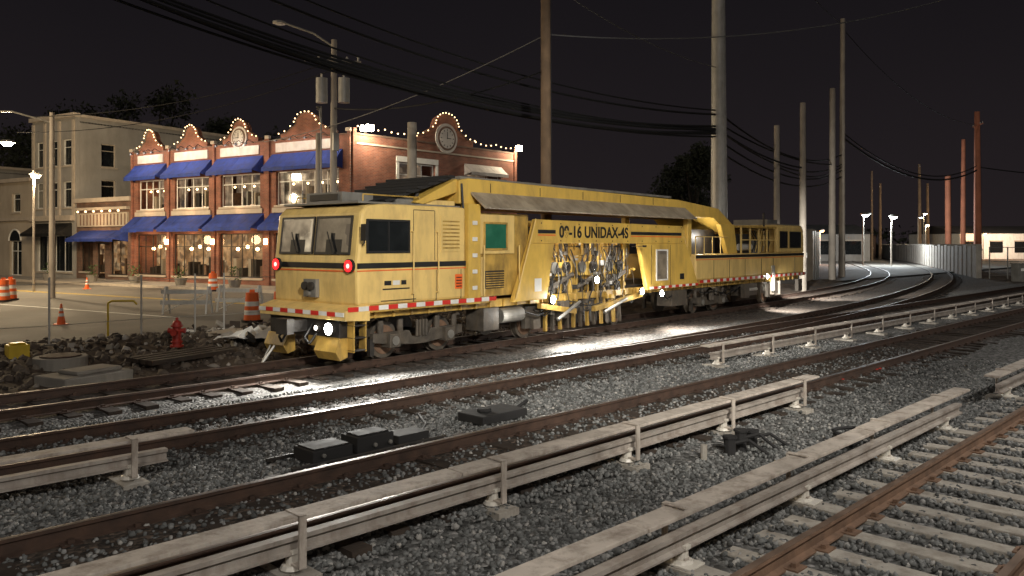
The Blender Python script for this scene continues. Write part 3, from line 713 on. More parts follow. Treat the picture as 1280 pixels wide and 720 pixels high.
mb.tube([(15.8,-1.45,2.25),(15.8,-1.45,2.9),(18.6,-1.45,2.9)],.02,M_YP)
for u in (16.5,17.2,17.9): mb.cyl((u,-1.45,2.25),(u,-1.45,2.9),.018,M_YP,6)
for u in (19.9,23.0,26.0): mb.box(u,u+.5,-1.56,-1.4,.45,1.0,M_BOG)
mb.box(22.9,23.1,-1.58,-1.5,.6,1.7,M_LG)
mb.build('rear_body_fittings',parent=T)
# work lamps
mb=MB()
lamps=[(6.95,-1.52,1.08),(9.2,-1.5,1.55),(12.9,-1.66,.98),(22.2,-1.6,1.25),(11.6,-1.66,1.1)]
for (u,y,z) in lamps:
    mb.cyl((u,y+.08,z),(u,y,z),.10,M_DK,12,.12); mb.cyl((u,y,z),(u,y-.012,z),.10,M_WL,12)
for u in (7.3,10.2,13.8): mb.box(u,u+.5,-1.3,-1.2,3.12,3.17,M_WL2)
for u in (7.6,9.6,11.3): # added arms and housings for fill spots that brighten the tamping units
    mb.tube([(u,-1.45,2.55),(u,-1.9,2.56)],.012,M_DK); mb.box(u-.06,u+.06,-1.96,-1.88,2.53,2.59,M_DK)
mb.build('work_lamps',parent=T)
wc=(1,.97,.9)
light('headlamp_beam','SPOT',(-.5,-1.0,.85),1500,wc,.06,(-4.5,-3.0,-.2),110,.8,T)
light('side_work_beam','SPOT',(6.95,-1.7,1.1),1250,wc,.06,(7.5,-3.6,-.2),150,.8,T)
light('side_work_beam_b','SPOT',(12.9,-1.8,1.0),1100,wc,.06,(13.5,-3.4,-.2),150,.8,T)
light('side_work_beam_c','SPOT',(.3,-1.65,1.0),700,wc,.06,(.2,-3.2,-.2),140,.8,T)
light('side_work_beam_d','SPOT',(9.8,-1.7,1.5),1000,wc,.06,(10.2,-3.6,-.2),140,.8,T)
light('rear_work_beam','SPOT',(22.2,-1.75,1.2),1300,wc,.06,(24,-3.2,-.2),140,.8,T)
light('rear_head_beam','SPOT',(27.3,-.8,1.6),9000,wc,.06,(48,0,-1.2),75,.8,T)
for u in (7.6,9.6,11.3): light('tamping_fill_spot','SPOT',(u,-1.86,2.52),70,wc,.06,(u,-1.1,1.4),110,.6,T)  # invented fill spots, added to brighten the machinery in the opening
light('machine_lamp_b','POINT',(7.0,-1.75,1.15),50,wc,.08,parent=T)
light('machine_lamp_c','POINT',(11.6,-1.8,1.1),50,wc,.08,parent=T)
light('machine_lamp_d','AREA',(9.0,-1.0,3.12),60,wc,3,(9,-1.2,0),parent=T,sizey=.1)
light('machine_lamp_e','POINT',(17.2,-1.2,2.9),40,wc,.08,parent=T)
light('under_frame_lamp','POINT',(9.4,-.3,.8),90,wc,.08,parent=T)
light('under_frame_lamp_b','POINT',(5.0,-1.7,.75),14,wc,.08,parent=T)

# ------------------------------------------------------------------ buildings
def frame_matrix(o,ax,outward):
    ax=ax.normalized(); oy=outward.normalized()
    m=Matrix(((ax.x,oy.x,0,o.x),(ax.y,oy.y,0,o.y),(0,0,1,o.z),(0,0,0,1)))
    return m
def wall(mb,L,Hh,ops,m,th=.35,z0=0,x0=0):
    xs=sorted(set([x0,L]+[o[0] for o in ops]+[o[1] for o in ops]))
    for a,b in zip(xs[:-1],xs[1:]):
        c=(a+b)/2; hs=sorted([(o[2],o[3]) for o in ops if o[0]<=c<=o[1]])
        z=z0
        for (p,q) in hs:
            if p>z: mb.box(a,b,-th,0,z,p,m)
            z=q
        if z<Hh: mb.box(a,b,-th,0,z,Hh,m)
def window(mb,o,nx,nz,fm,inm,depth=.16,back=1.8,glass=True,sill=True):
    x0,x1,z0,z1=o; f=.07
    y0,y1=-depth-.05,-depth
    mb.box(x0,x0+f,y0,y1,z0,z1,fm); mb.box(x1-f,x1,y0,y1,z0,z1,fm); mb.box(x0+f,x1-f,y0,y1,z0,z0+f,fm); mb.box(x0+f,x1-f,y0,y1,z1-f,z1,fm)
    for i in range(1,nx):
        x=x0+(x1-x0)*i/nx; mb.box(x-.03,x+.03,y0+.005,y1-.003,z0+f,z1-f,fm)
    for i in range(1,nz):
        z=z0+(z1-z0)*(i/nz if nz!=2 else .7); mb.box(x0+f,x1-f,y0+.008,y1-.006,z-.025,z+.025,fm)
    if glass: mb.add([(x0+f,y0+.02,z0+f),(x1-f,y0+.02,z0+f),(x1-f,y0+.02,z1-f),(x0+f,y0+.02,z1-f)],[(0,1,2,3)],M_GLASS)
    if inm:
        yb=-back
        mb.add([(x0-.4,yb,z0-.2),(x1+.4,yb,z0-.2),(x1+.4,yb,z1+.2),(x0-.4,yb,z1+.2)],[(0,1,2,3)],inm)
        for i in range(int((x1-x0)/.6)):   # shelves / furniture inside
            x=x0+.2+i*.6+random.uniform(-.1,.2); hh=random.uniform(.4,1.3); mb.box(x,x+random.uniform(.12,.35),-back+.2,-back+.7,z0-.1,z0+hh,random.choice([M_DK,M_WOOD,M_STUC,M_GRY,M_RUST2]))
    else:
        mb.add([(x0,y0-.1,z0),(x1,y0-.1,z0),(x1,y0-.1,z1),(x0,y0-.1,z1)],[(0,1,2,3)],M_GLS)
    if sill: mb.box(x0-.1,x1+.1,-.05,.09,z0-.12,z0-.002,M_TRIM)
def awning(mb,x0,x1,ztop,zbot,out_,m):
    n=max(2,int((x1-x0)/.9))
    for i in range(n):   # canvas panels between ribs, each slightly different
        a=x0+(x1-x0)*i/n; b=x0+(x1-x0)*(i+1)/n-.012; dz=random.uniform(-.02,.02)
        mb.prism([(.02,ztop),(.06,ztop+.02),(out_*.55,(ztop+zbot)/2-.03+dz),(out_+.02,zbot+.02),(out_+.02,zbot-.2+dz),(out_,zbot-.2+dz),(out_,zbot-.02),(out_*.55,(ztop+zbot)/2-.06+dz),(.02,ztop-.05)],a,b,m,axis='x')
    for x in (x0,x1-.02): mb.prism([(.02,ztop-.05),(out_,zbot-.03),(.02,zbot-.2)],x-.003,x+.023,m,axis='x')
def gable(mb,xc,z,w_,h,m,trim,y0=-.35,y1=0.0):
    # stepped, arched parapet crown
    pts=[(xc-w_/2,z),(xc-w_/2,z+h*.22),(xc-w_*.40,z+h*.25),(xc-w_*.30,z+h*.42)]
    for i in range(0,11):
        a=math.pi-math.pi*i/10; pts.append((xc+math.cos(a)*w_*.21,z+h*.55+math.sin(a)*h*.45))
    pts+=[(xc+w_*.30,z+h*.42),(xc+w_*.40,z+h*.25),(xc+w_/2,z+h*.22),(xc+w_/2,z)]
    mb.prism(pts,y0,y1,m)
    for a,b in zip(pts[1:-2],pts[2:-1]): mb.tube([(a[0],.0,a[1]+.02),(b[0],.0,b[1]+.02)],.04,trim,6)
    return pts[1:-1]
ax1=GD(-17.6,10.7); corner=G(-9.2,45.8,-.0); out1=GD(-10.7,-17.6)
ax2=GD(9.5,10.7); out2=GD(10.7,-9.5)
BB=empty('brick_building',corner)
m1=frame_matrix(Vector((0,0,0)),ax1,out1); m2=frame_matrix(Vector((0,0,0)),ax2,out2)
L1,L2=20.6,14.3
bulbs=MB()
def crown_bulbs(mm_,pts,n=24):
    for i in range(n):
        f_=i/(n-1)*(len(pts)-1); j=min(int(f_),len(pts)-2); k=f_-j
        bulbs.sphere(tuple(mm_@Vector((pts[j][0]*(1-k)+pts[j+1][0]*k,.16,pts[j][1]*(1-k)+pts[j+1][1]*k+.08+random.uniform(-.03,.03)))),.045,M_BULB,6)
def string_line(mm_,x0,x1,z):
    for x in np.arange(x0,x1,.5): bulbs.sphere(tuple(mm_@Vector((x,.2,z-.14*math.sin(math.pi*((x-x0)%2.0)/2.0)))),.05,M_BULB,6)
# street facade
mb=MB(); bays=[(.5,6.6),(7.1,11.7),(11.95,16.35),(16.6,20.4)]
ops=[];
for a,b in bays: ops+=[(a+.25,b-.25,.5,3.3),(a+.45,b-.45,5.0,7.05)]
wall(mb,L1,8.95,ops,M_BRICK)
def medallion(mb,x,z,r_):
    mb.cyl((x,.0,z),(x,.10,z),r_,M_SIGN,32); mb.cyl((x,.1,z),(x,.13,z),r_*.82,M_BRICKD,32); mb.cyl((x,.13,z),(x,.15,z),r_*.68,M_SIGN,28)
    for k in range(12):
        a=k*math.pi/6; M0=mb.M.copy(); mb.M=M0@Matrix.Translation((x,0,z))@Matrix.Rotation(a,4,'Y'); mb.box(-.02,.02,.14,.165,r_*.5,r_*.62,M_BLK); mb.M=M0
    mb.box(x-.02,x+.02,.15,.17,z-.05,z+r_*.45,M_BLK); mb.box(x-.05,x+r_*.35,.15,.17,z-.02,z+.02,M_BLK)
for (a,b) in bays:
    w_=b-a; c=(a+b)/2
    window(mb,(a+.25,b-.25,.5,3.3),6 if w_>5 else 4,2,M_DK,M_IN1,back=1.5)
    window(mb,(a+.45,b-.45,5.0,7.05),5 if w_>5 else 4,2,M_WHT,M_IN2,back=1.6)
    awning(mb,a+.15,b-.15,8.1,7.2,.9,M_BLUE); awning(mb,a+.05,b-.05,4.5,3.65,1.1,M_BLUE)
    mb.box(a+.5,b-.5,.0,.08,8.22,8.78,M_SIGN); mb.box(a+.2,b-.2,.0,.10,4.55,4.85,M_TRIM)
    mb.box(a+.3,b-.3,-.02,.06,.35,.49,M_TRIM)
    pts=gable(mb,c,8.95,w_*.72,1.5,M_BRICK,M_BRICKD)
    crown_bulbs(m1,pts,15)
for x in (.0,6.65,11.72,16.37,20.42):
    mb.box(x,x+.42 if x<6.7 and x>6 else x+.22,.0,.12,0,9.1,M_BRICK); mb.box(x-.04,x+.3,-.02,.18,9.1,9.3,M_TRIM)
mb.box(0,L1,-.4,.05,8.95,9.02,M_BRICKD)
medallion(mb,9.4,9.35,.72)
# pendants and goose-neck lamps
for a,b in bays:
    for k in (.2,.4,.6,.8):
        x=a+(b-a)*k; zz=2.3+.3*((k*10)%4)/4; mb.sphere((x,-1.0,zz),.12,M_WARM,8); mb.cyl((x,-1.0,zz+.1),(x,-1.0,3.3),.01,M_BLK,4)
        mb.sphere((x+.3,-1.0,6.35),.07,M_WARM,8)
        mb.tube([(x,.1,8.95),(x,.5,9.1),(x,.75,8.9)],.02,M_BLK); mb.cyl((x,.75,8.9),(x,.72,8.8),.05,M_BLK,8,.12)
for x in (6.85,11.8,16.5,.2):
    mb.box(x-.08,x+.08,.12,.28,2.6,2.95,M_WARM)
mb.build('street_facade',parent=BB,mw=m1)
# side facade
mb=MB(); ops2=[(.9,2.6,.6,3.2),(3.4,6.6,.5,3.2),(8.6,12.8,.5,3.2),(3.5,6.5,5.2,7.6),(9.2,12.6,5.4,7.3)]
wall(mb,L2,8.95,ops2,M_BRICK,x0=.02)
window(mb,ops2[0],2,2,M_TRIM,M_IN1); window(mb,ops2[1],3,2,M_TRIM,M_IN1); window(mb,ops2[2],4,2,M_TRIM,M_IN1)
window(mb,ops2[3],3,2,M_WHT,M_IN2); window(mb,ops2[4],3,2,M_WHT,M_IN2)
mb.box(3.3,6.7,0,.12,7.62,7.95,M_WHT); mb.box(3.3,3.48,0,.10,5.1,7.6,M_WHT); mb.box(6.52,6.7,0,.10,5.1,7.6,M_WHT)
awning(mb,9.1,12.7,7.9,7.35,.7,M_SIGN)
pts=gable(mb,7.45,8.95,5.0,2.0,M_BRICK,M_BRICKD)
medallion(mb,7.45,9.4,.95)
mb.box(0.02,L2,-.4,.06,8.95,9.05,M_BRICKD); mb.box(0.02,L2,0,.08,4.3,4.5,M_TRIM); mb.box(.02,L2,0,.05,8.4,8.5,M_TRIM)
for x in (.05,14.0): mb.box(x,x+.25,0,.12,0,9.3,M_BRICK)
crown_bulbs(m2,pts,20); string_line(m2,.3,4.9,9.4); string_line(m2,10.0,14.2,9.4)
# wall flood lamps
for x in (.9,14.0):
    mb.tube([(x,.05,9.2),(x,.5,9.35)],.03,M_BLK); mb.box(x-.22,x+.22,.45,.62,9.15,9.5,M_LAMPW)
mb.box(.3,.7,.45,.62,9.1,9.4,M_LAMPW)
mb.build('side_facade',parent=BB,mw=m2)
mb=MB(); e1=ax1*L1; e2=ax2*L2; back=e1+e2*.9
mb.prism([(0+.1*ax1.x,0.1*ax1.y+.3),(e2.x-.2,e2.y+.2),(back.x,back.y),(e1.x+.3,e1.y)],8.5,8.6,M_ROOF,axis='z')
mb.prism([(e2.x-.1,e2.y),(back.x,back.y),(back.x-.3,back.y-.3),(e2.x-.4,e2.y)],0,8.95,M_BRICK,axis='z')
mb.prism([(e1.x,e1.y),(back.x,back.y),(back.x+.3,back.y-.3),(e1.x+.3,e1.y-.3)],0,8.95,M_BRICK,axis='z')
mb.prism([(12.8,6),(14.2,6),(14.2,7.2),(12.8,7.2)],8.6,10.0,M_LG,axis='z')
mb.build('roof_and_rear_walls',parent=BB)
bulbs.build('string_lights',parent=BB)
for a,b in bays:
    c=(a+b)/2; p=m1@Vector((c,1.0,8.95)); q=m1@Vector((c,.3,7.9))
    o=light('sign_light','AREA',p,42,(1,.84,.78),b-a-1,None,parent=BB,sizey=.1)
    d=(q-p).normalized(); X=ax1.normalized(); Z=-d; Y=Z.cross(X); o.rotation_euler=Matrix((X,Y,Z)).transposed().to_euler()
    p=m1@Vector((c,.9,2.9)); light('shop_light','POINT',p,85,(1,.62,.32),.3,parent=BB)
    p=m1@Vector((c,.6,5.0)); light('brick_wash','POINT',p,18,(1,.62,.36),.2,parent=BB)
for x,pw in ((.9,620),(14.0,420)):
    light('wall_flood','POINT',m2@Vector((x,1.1,9.3)),pw,(1,.84,.60),.15,parent=BB)
light('wall_flood_c','POINT',m1@Vector((.9,1.9,9.4)),80,(1,.82,.58),.15,parent=BB)
# neighbours along the same street line
def on_line(k,back=0): return corner+ax1*(L1+k)-out1*back
def simple_building(name,k0,k1,depth,h,wm,front_ops,side_ops,lit,cornice=True,extra=None):
    o=on_line(k0); e=empty(name,o)
    mb=MB(); L=k1-k0
    wall(mb,L,h,[w_[:4] for w_ in front_ops],wm,.3)
    for w_ in front_ops: window(mb,w_[:4],w_[4],w_[5],M_WHT if not lit else M_DK,w_[6],back=1.6)
    if cornice: mb.box(-.1,L+.1,-.3,.25,h,h+.3,M_TRIM)
    if extra: extra(mb,L,h)
    mb.build('front_wall',parent=e,mw=frame_matrix(Vector((0,0,0)),ax1,out1))
    mb=MB(); wall(mb,depth,h,[w_[:4] for w_ in side_ops],wm,.3,x0=.31)
    for w_ in side_ops: window(mb,w_[:4],w_[4],w_[5],M_TRIM,w_[6],back=1.0)
    mb.box(.31,depth,-.3,.12,h,h+.22,M_TRIM)
    mb.build('side_wall',parent=e,mw=frame_matrix(Vector((0,0,0)),-out1,-ax1))
    mb=MB(); mb.box(.0,L,-depth,-.3,h-.4,h-.3,M_ROOF); mb.box(L-.3,L,-depth,-.31,0,h,wm); mb.box(0,L,-depth-.3,-depth,0,h,wm)
    mb.build('roof_and_rear',parent=e,mw=frame_matrix(Vector((0,0,0)),ax1,out1))
def shopx(mb,L,h):
    awning(mb,.4,L-.6,3.6,3.0,1.2,M_BLUE); mb.box(.3,L-.3,.0,.15,3.9,4.9,M_STUC)
    for i in range(14): mb.box(.5+i*.42,.62+i*.42,.15,.17,4.0,4.8,M_BRICKD)
    mb.box(.2,L-.2,.0,.3,5.1,5.3,M_TRIM)
    for i in range(6): mb.sphere((.8+i,.5,5.0),.08,M_BULB,6)
simple_building('small_shop',.1,6.9,10,5.7,M_BRICKD,[(.5,2.6,.4,2.9,2,1,M_IN1),(3.2,4.3,.1,2.7,1,1,M_IN1),(4.7,6.3,.6,2.8,2,1,M_IN1)],[],True,extra=shopx)
light('shop_light','POINT',on_line(3.5,-1.6)+Vector((0,0,4.4)),110,(1,.66,.36),.3)
def grayx(mb,L,h):
    mb.box(0.1,L-.1,.0,.35,4.4,4.8,M_TRIM); awning(mb,.5,L-.5,4.2,3.4,1.2,M_BLK)
    for x in (0.1,2.0,4.0,L-.35): mb.box(x,x+.25,.0,.12,4.8,h-.2,M_TRIM)
simple_building('gray_building',7.0,13.0,22,12.2,M_STUCG,
   [(.6,1.8,5.4,7.4,1,2,None),(2.5,3.7,5.4,7.4,1,2,None),(4.4,5.5,5.4,7.4,1,2,M_IN2),(.6,1.8,8.6,10.6,1,2,None),(2.5,3.7,8.6,10.6,1,2,None),(4.4,5.5,8.6,10.6,1,2,None),(.5,5.4,.5,3.3,4,1,None)],
   [(2,3.2,8.6,10.4,1,2,None),(5.5,6.7,8.6,10.4,1,2,None),(9,10.2,8.6,10.4,1,2,None),(2,3.2,6.0,7.6,1,2,None),(12.5,13.7,8.6,10.4,1,2,None)],False,extra=grayx)
def whx(mb,L,h):
    for x in (2.4,6.0,9.6):
        pts=[(x-.9,2.9)]+[(x+math.cos(math.pi-math.pi*i/10)*.9,2.9+math.sin(math.pi*i/10)*.9) for i in range(1,10)]+[(x+.9,2.9)]
        mb.prism(pts,.0,.05,M_GLS); mb.tube([(p[0],.06,p[1]) for p in pts],.07,M_WHT)
    mb.box(0,L,0,.2,4.5,4.75,M_TRIM)
simple_building('white_building',13.1,25.5,16,7.6,M_STUC,
   [(1.5,3.3,.1,2.9,2,2,None),(5.1,6.9,.1,2.9,2,2,M_IN2),(8.7,10.5,.1,2.9,2,2,None),(1.7,3.0,5.2,6.7,1,2,None),(5.3,6.6,5.2,6.7,1,2,None),(8.9,10.2,5.2,6.7,1,2,None)],[],False,extra=whx)
simple_building('white_building',25.7,45,16,9.5,M_STUCG,[(2,4,5.5,7.2,2,2,None),(6,8,5.5,7.2,2,2,None),(2,8,.6,3.2,3,1,M_IN1)],[],False)
# pavement with kerb
mb=MB(); mm1=frame_matrix(Vector((0,0,0)),ax1,out1)
mb.M=mm1; mb.box(-3.5,60,-30,3.6,-.3,.06,M_SIDE); mb.box(-3.65,60,3.6,3.75,-.3,.075,M_TRIM)
mb.M=Matrix(); o=mb.build('pavement',loc=corner)
mb=MB(); mb.M=frame_matrix(Vector((0,0,0)),ax2,out2); mb.box(-3.0,60,-1,3.4,-.3,.055,M_SIDE); mb.box(-3,60,3.4,3.55,-.3,.07,M_TRIM); mb.M=Matrix(); mb.build('pavement',loc=corner)
# road markings
mb=MB(); mb.M=frame_matrix(Vector(corner),ax1,out1)
for i in range(-1,8): mb.box(i*6,i*6+5.9,9.5,9.62,-.066,-.062,M_PAINTY); mb.box(i*6,i*6+5.9,9.8,9.92,-.066,-.062,M_PAINTY)
mb.box(-6,50,15.6,15.75,-.066,-.062,M_PAINTW)
mb.M=Matrix(); mb.build('road_markings')
# planters
for k in (2.5,7.0,12.0,16.7,21.5,27):
    p=corner+ax1*k+out1*2.4
    mb=MB(); mb.cyl((0,0,.06),(0,0,.5),.28,M_CONC2,12,.4)
    for i in range(60):
        a=random.uniform(0,6.28);r_=random.uniform(0,.45);z=random.uniform(.5,1.25); c=Vector((r_*math.cos(a),r_*math.sin(a),z)); d=[Vector((random.uniform(-.12,.12),random.uniform(-.12,.12),random.uniform(-.1,.12))) for _ in range(3)]
        mb.add([c+x for x in d],[(0,1,2)],M_LEAF2)
    mb.build('planter',loc=p)

# ------------------------------------------------------------------ street furniture
mb=MB()
mb.cyl((0,0,0),(0,0,.05),.17,M_HYD,16); mb.cyl((0,0,.05),(0,0,.52),.115,M_HYD,16,.105); mb.cyl((0,0,.52),(0,0,.56),.15,M_HYD,16); mb.sphere((0,0,.56),.125,M_HYD,14,(1,1,1.1)); mb.cyl((0,0,.66),(0,0,.76),.035,M_HYD,6)
mb.cyl((-.2,0,.42),(.2,0,.42),.055,M_HYD,12); mb.cyl((-.22,0,.42),(-.18,0,.42),.07,M_HYD,8); mb.cyl((.18,0,.42),(.22,0,.42),.07,M_HYD,8); mb.cyl((0,0,.38),(0,-.19,.38),.075,M_HYD,12); mb.cyl((0,-.19,.38),(0,-.22,.38),.085,M_HYD,8); mb.cyl((0,0,.12),(0,0,.15),.15,M_HYD,14)
mb.build('fire_hydrant',tuple(G(-8.67,20.7,-.03)),rotz=-.8,smooth=True)
def cone(p):
    mb=MB(); mb.box(-.19,.19,-.19,.19,0,.03,M_ORG); zs=[.03,.28,.38,.46,.55,.7]
    for i,(a,b) in enumerate(zip(zs[:-1],zs[1:])): mb.cyl((0,0,a),(0,0,b),.14-.115*a/.7,M_WHT if i in(1,3) else M_ORG,14,.14-.115*b/.7)
    mb.build('traffic_cone',p)
cone(tuple(G(-15.1,26.8,-.07))); cone(tuple(G(-25.5,48,-.07)))
def barrel(p):
    mb=MB(); mb.cyl((0,0,0),(0,0,.08),.36,M_BLK,16); zs=[.08,.26,.42,.56,.72,.88,1.02]
    for i,(a,b) in enumerate(zip(zs[:-1],zs[1:])): mb.cyl((0,0,a),(0,0,b),.29-.08*a,M_WHT if i in(1,3) else M_ORG,20,.29-.08*b)
    mb.box(-.09,.09,-.02,.02,1.02,1.12,M_ORG); mb.build('traffic_barrel',p)
for p in (G(-17.2,46,-.07),G(-23.9,37.6,-.07),G(-24.2,38.6,-.07),G(-9.0,27.7,-.07),G(-8.2,28.3,-.07)): barrel(tuple(p))
mb=MB(); mb.tube([(-.35,0,0),(-.35,0,1.0),(-.25,0,1.05),(.35,0,1.05),(.45,0,.95)],.03,M_YEL,8); mb.build('bollard_rail',tuple(G(-11.2,22.9,-.05)),rotz=-.7)
mb=MB(); mb.box(-.22,.22,-.2,.2,0,.35,M_YEL); mb.box(-.16,.16,-.14,.14,.35,.39,M_YEL); mb.build('utility_box',tuple(G(-11.75,19,-.1)),bevel=.03)
mb=MB(); mb.box(-.75,.75,-.5,.5,0,.22,M_CONC2); mb.box(-.4,.6,-.35,.3,.22,.3,M_CONC2); mb.build('concrete_slab',tuple(G(-8.7,16.3,-.2)),rotz=.3,bevel=.03)
mb=MB(); mb.cyl((0,0,0),(0,0,.28),.55,M_CONC2,24); mb.cyl((0,0,.28),(0,0,.31),.42,M_RUST,24); mb.build('manhole_chamber',tuple(G(-10.1,17.9,-.16)),bevel=.02)
def pile(name,p,n,sx,sy,smin,smax,mats,rot=0,hz=.3):
    mb=MB()
    for i in range(n):
        x=random.gauss(0,sx);y=random.gauss(0,sy);s_=random.uniform(smin,smax)
        mb.M=Matrix.Translation((x,y,random.uniform(.02,hz)))@Matrix.Rotation(random.uniform(0,3),4,Vector((random.random(),random.random(),random.random())).normalized())
        mb.box(-s_,s_,-s_*.6,s_*.6,-s_*.25,s_*.25,random.choice(mats))
    mb.M=Matrix(); mb.build(name,tuple(p),rotz=rot,bevel=.01)
pile('rubble_pile',G(-6.7,21.8,-.1),60,.8,.4,.04,.2,[M_CONC,M_CONC2,M_WHT,M_CONC2,M_DK,M_WOOD],-.5,.35)
pile('rubble_pile',G(-7.9,24.5,-.1),40,.9,.4,.04,.2,[M_CONC,M_CONC2,M_WHT,M_WOOD],-.5,.3)
pile('rubble_pile',G(-10.5,20.3,-.1),36,1.2,.4,.03,.12,[M_CONC2,M_WOOD,M_DIRT],-.3,.2)
# crumpled pale sheeting next to the pile
mb=MB(); nn=14
vs=[];fs=[]
for i in range(nn):
    for j in range(nn):
        x=(i/(nn-1)-.5)*2.0; y=(j/(nn-1)-.5)*.9; e=1-max(abs(x),abs(y)*2)**2
        vs.append((x+.08*noise.noise(Vector((x*3,y*3,7))),y,.10+.32*max(0,e)*abs(noise.noise(Vector((x*2.3,y*3,2))))*2+.05*noise.noise(Vector((x*8,y*8,2)))))
for i in range(nn-1):
    for j in range(nn-1): fs.append((i*nn+j,(i+1)*nn+j,(i+1)*nn+j+1,i*nn+j+1))
mb.add(vs,fs,M_WHT); mb.build('tarpaulin',tuple(G(-6.8,21.2,.06)),rotz=-.6)
mb=MB(); 
for k in range(6): mb.box(-.6,.6,-.5+k*.18,-.38+k*.18,.09,.11,M_STUC)
for y in (-.45,0,.42): mb.box(-.58,.58,y-.04,y+.04,.0,.088,M_STUC)
mb.build('wooden_pallet',tuple(G(-7.9,22.8,.05)),rotz=.5)
mb=MB(); 
for i in range(4): mb.box(-1.2,1.2,-.5+i*.24,-.34+i*.24,.1+.01*i,.2+.01*i,M_WOOD)
mb.box(-1,-.8,-.6,.5,0,.1,M_WOOD); mb.box(.8,1,-.6,.5,0,.1,M_WOOD); mb.build('timber_stack',tuple(G(-7.8,18.9,-.15)),rotz=.3)
# barricades
def barricade(p,rot):
    mb=MB()
    for x in (-.8,.8):
        mb.prism([(-.35,0),(-.29,0),(.03,1.05),(-.03,1.05)],x-.03,x+.03,M_LG,axis='x'); mb.prism([(.35,0),(.29,0),(-.03,1.05),(.03,1.05)],x-.03+.07,x+.03+.07,M_LG,axis='x')
    for z in (.45,.85): mb.box(-.95,.95,-.28+.28*z,-.25+.28*z,z-.08,z+.08,M_LG)
    mb.tube([(-.8,-.1,.1),(.8,-.05,.8)],.02,M_LG)
    mb.build('road_barricade',tuple(p),rotz=rot)
barricade(G(-12.6,31,-.07),-.7); barricade(G(-10.9,32,-.07),-.9)
# temporary fence
mb=MB()
for s in (-1,1.5,4.0,6.4,8.75,10.3,11.2,13.5,16): mb.cyl((s,23.5,-.1),(s,23.5,1.75),.028,M_LG,8); mb.box(s-.15,s+.15,23.4,23.6,-.12,0,M_CONC2)
for z in (1.6,.5): mb.tube([(s,23.5,z-.03*(i%2)) for i,s in enumerate((-1,1.5,4.0,6.4,8.75,11.2,13.5,16))],.008,M_LG,5)
mb.build('wire_fence')

# ------------------------------------------------------------------ poles and wires
def pole(name,p,h,r0,r1,m,arms=()):
    mb=MB(); n=8
    lx,ly=random.uniform(-.006,.006),random.uniform(-.006,.006)
    for i in range(n):
        a,b=i/n,(i+1)/n; za=-.3+(h+.3)*a; zb=-.3+(h+.3)*b
        mb.cyl((lx*za,ly*za,za),(lx*zb,ly*zb,zb),r0+(r1-r0)*a,m,14,r0+(r1-r0)*b)
    if m is not M_LG:   # number tags, ground wire, bolts
        mb.box(-.06,.06,-r0-.03,-r0-.01,1.8,2.1,M_LG); mb.tube([(r0*.5,-r0*.9,0),(r1*.5,-r1*.9,h*.95)],.012,M_CABLE,4)
    for (z,l,ang) in arms:
        c,s=math.cos(ang),math.sin(ang); mb.tube([(-l*c,-l*s,z),(l*c,l*s,z)],.06,m,6)
        for k in (-.9,-.5,.5,.9): mb.cyl((l*c*k,l*s*k,z+.05),(l*c*k,l*s*k,z+.22),.05,M_INS,8)
    return mb,name,p
def put(t): return t[0].build(t[1],tuple(t[2]),smooth=True)
AX=-math.pi/4
t_=pole('utility_pole',G(-8.4,37.5),12.2,.19,.13,M_POLEG,[(11.2,1.3,AX+.2)])
mb=t_[0]
for sx in (-1,1):
    c=Vector((SN,-CS,0))*.52*sx; mb.cyl(c+Vector((0,0,9.25)),c+Vector((0,0,10.4)),.27,M_LG,16); mb.cyl(c+Vector((0,0,10.4)),c+Vector((0,0,10.6)),.05,M_INS,8)
R_=Vector((SN,-CS,0)); mb.tube([(0,0,11.9),tuple(R_*-.9+Vector((0,0,12.5))),tuple(R_*-2.3+Vector((0,0,13.0)))],.05,M_GRY,6); c=R_*-2.5+Vector((0,0,13.0)); mb.sphere(c,.3,M_LG,8,(1.2,1,.35))
mb.box(-.15,.15,-.3,-.18,7.0,7.8,M_LG)
put(t_)
put(pole('utility_pole',G(-9.6,39.5),8.1,.15,.12,M_POLEG)); put(pole('utility_pole',G(-4.75,38),8.4,.24,.22,M_POLEG))
put(pole('utility_pole',G(1.16,27),15.5,.19,.15,M_POLEW,[(14.0,1.2,AX)]))
put(pole('steel_transmission_pole',G(9.85,38),24,.42,.24,M_LG))
put(pole('utility_pole',G(14.9,45),9.3,.19,.15,M_POLEG)); put(pole('utility_pole',G(17.45,48),11.1,.22,.16,M_POLEG))
put(pole('utility_pole',G(24.0,60),14.3,.26,.2,M_POLEG)); put(pole('utility_pole',G(27.2,66),21.2,.26,.18,M_POLEG))
put(pole('utility_pole',G(52.4,90),17.5,.42,.28,M_POLER,[(16,1.5,.6)])); put(pole('utility_pole',G(62,110),17,.36,.25,M_POLER)); put(pole('utility_pole',G(60,110),12,.4,.35,M_POLER))
put(pole('utility_pole',G(66.3,130),15.6,.3,.2,M_POLEW,[(15,1.6,.3)])); put(pole('utility_pole',G(58.5,130),14.5,.2,.15,M_POLEW)); put(pole('utility_pole',G(78,150),14,.3,.2,M_POLEW,[(13.2,1.6,.3)])); put(pole('utility_pole',G(10.6,41),12,.2,.17,M_POLER))
put(pole('utility_pole',G(69,150),14,.3,.2,M_POLEW,[(13.2,1.6,.3)]))
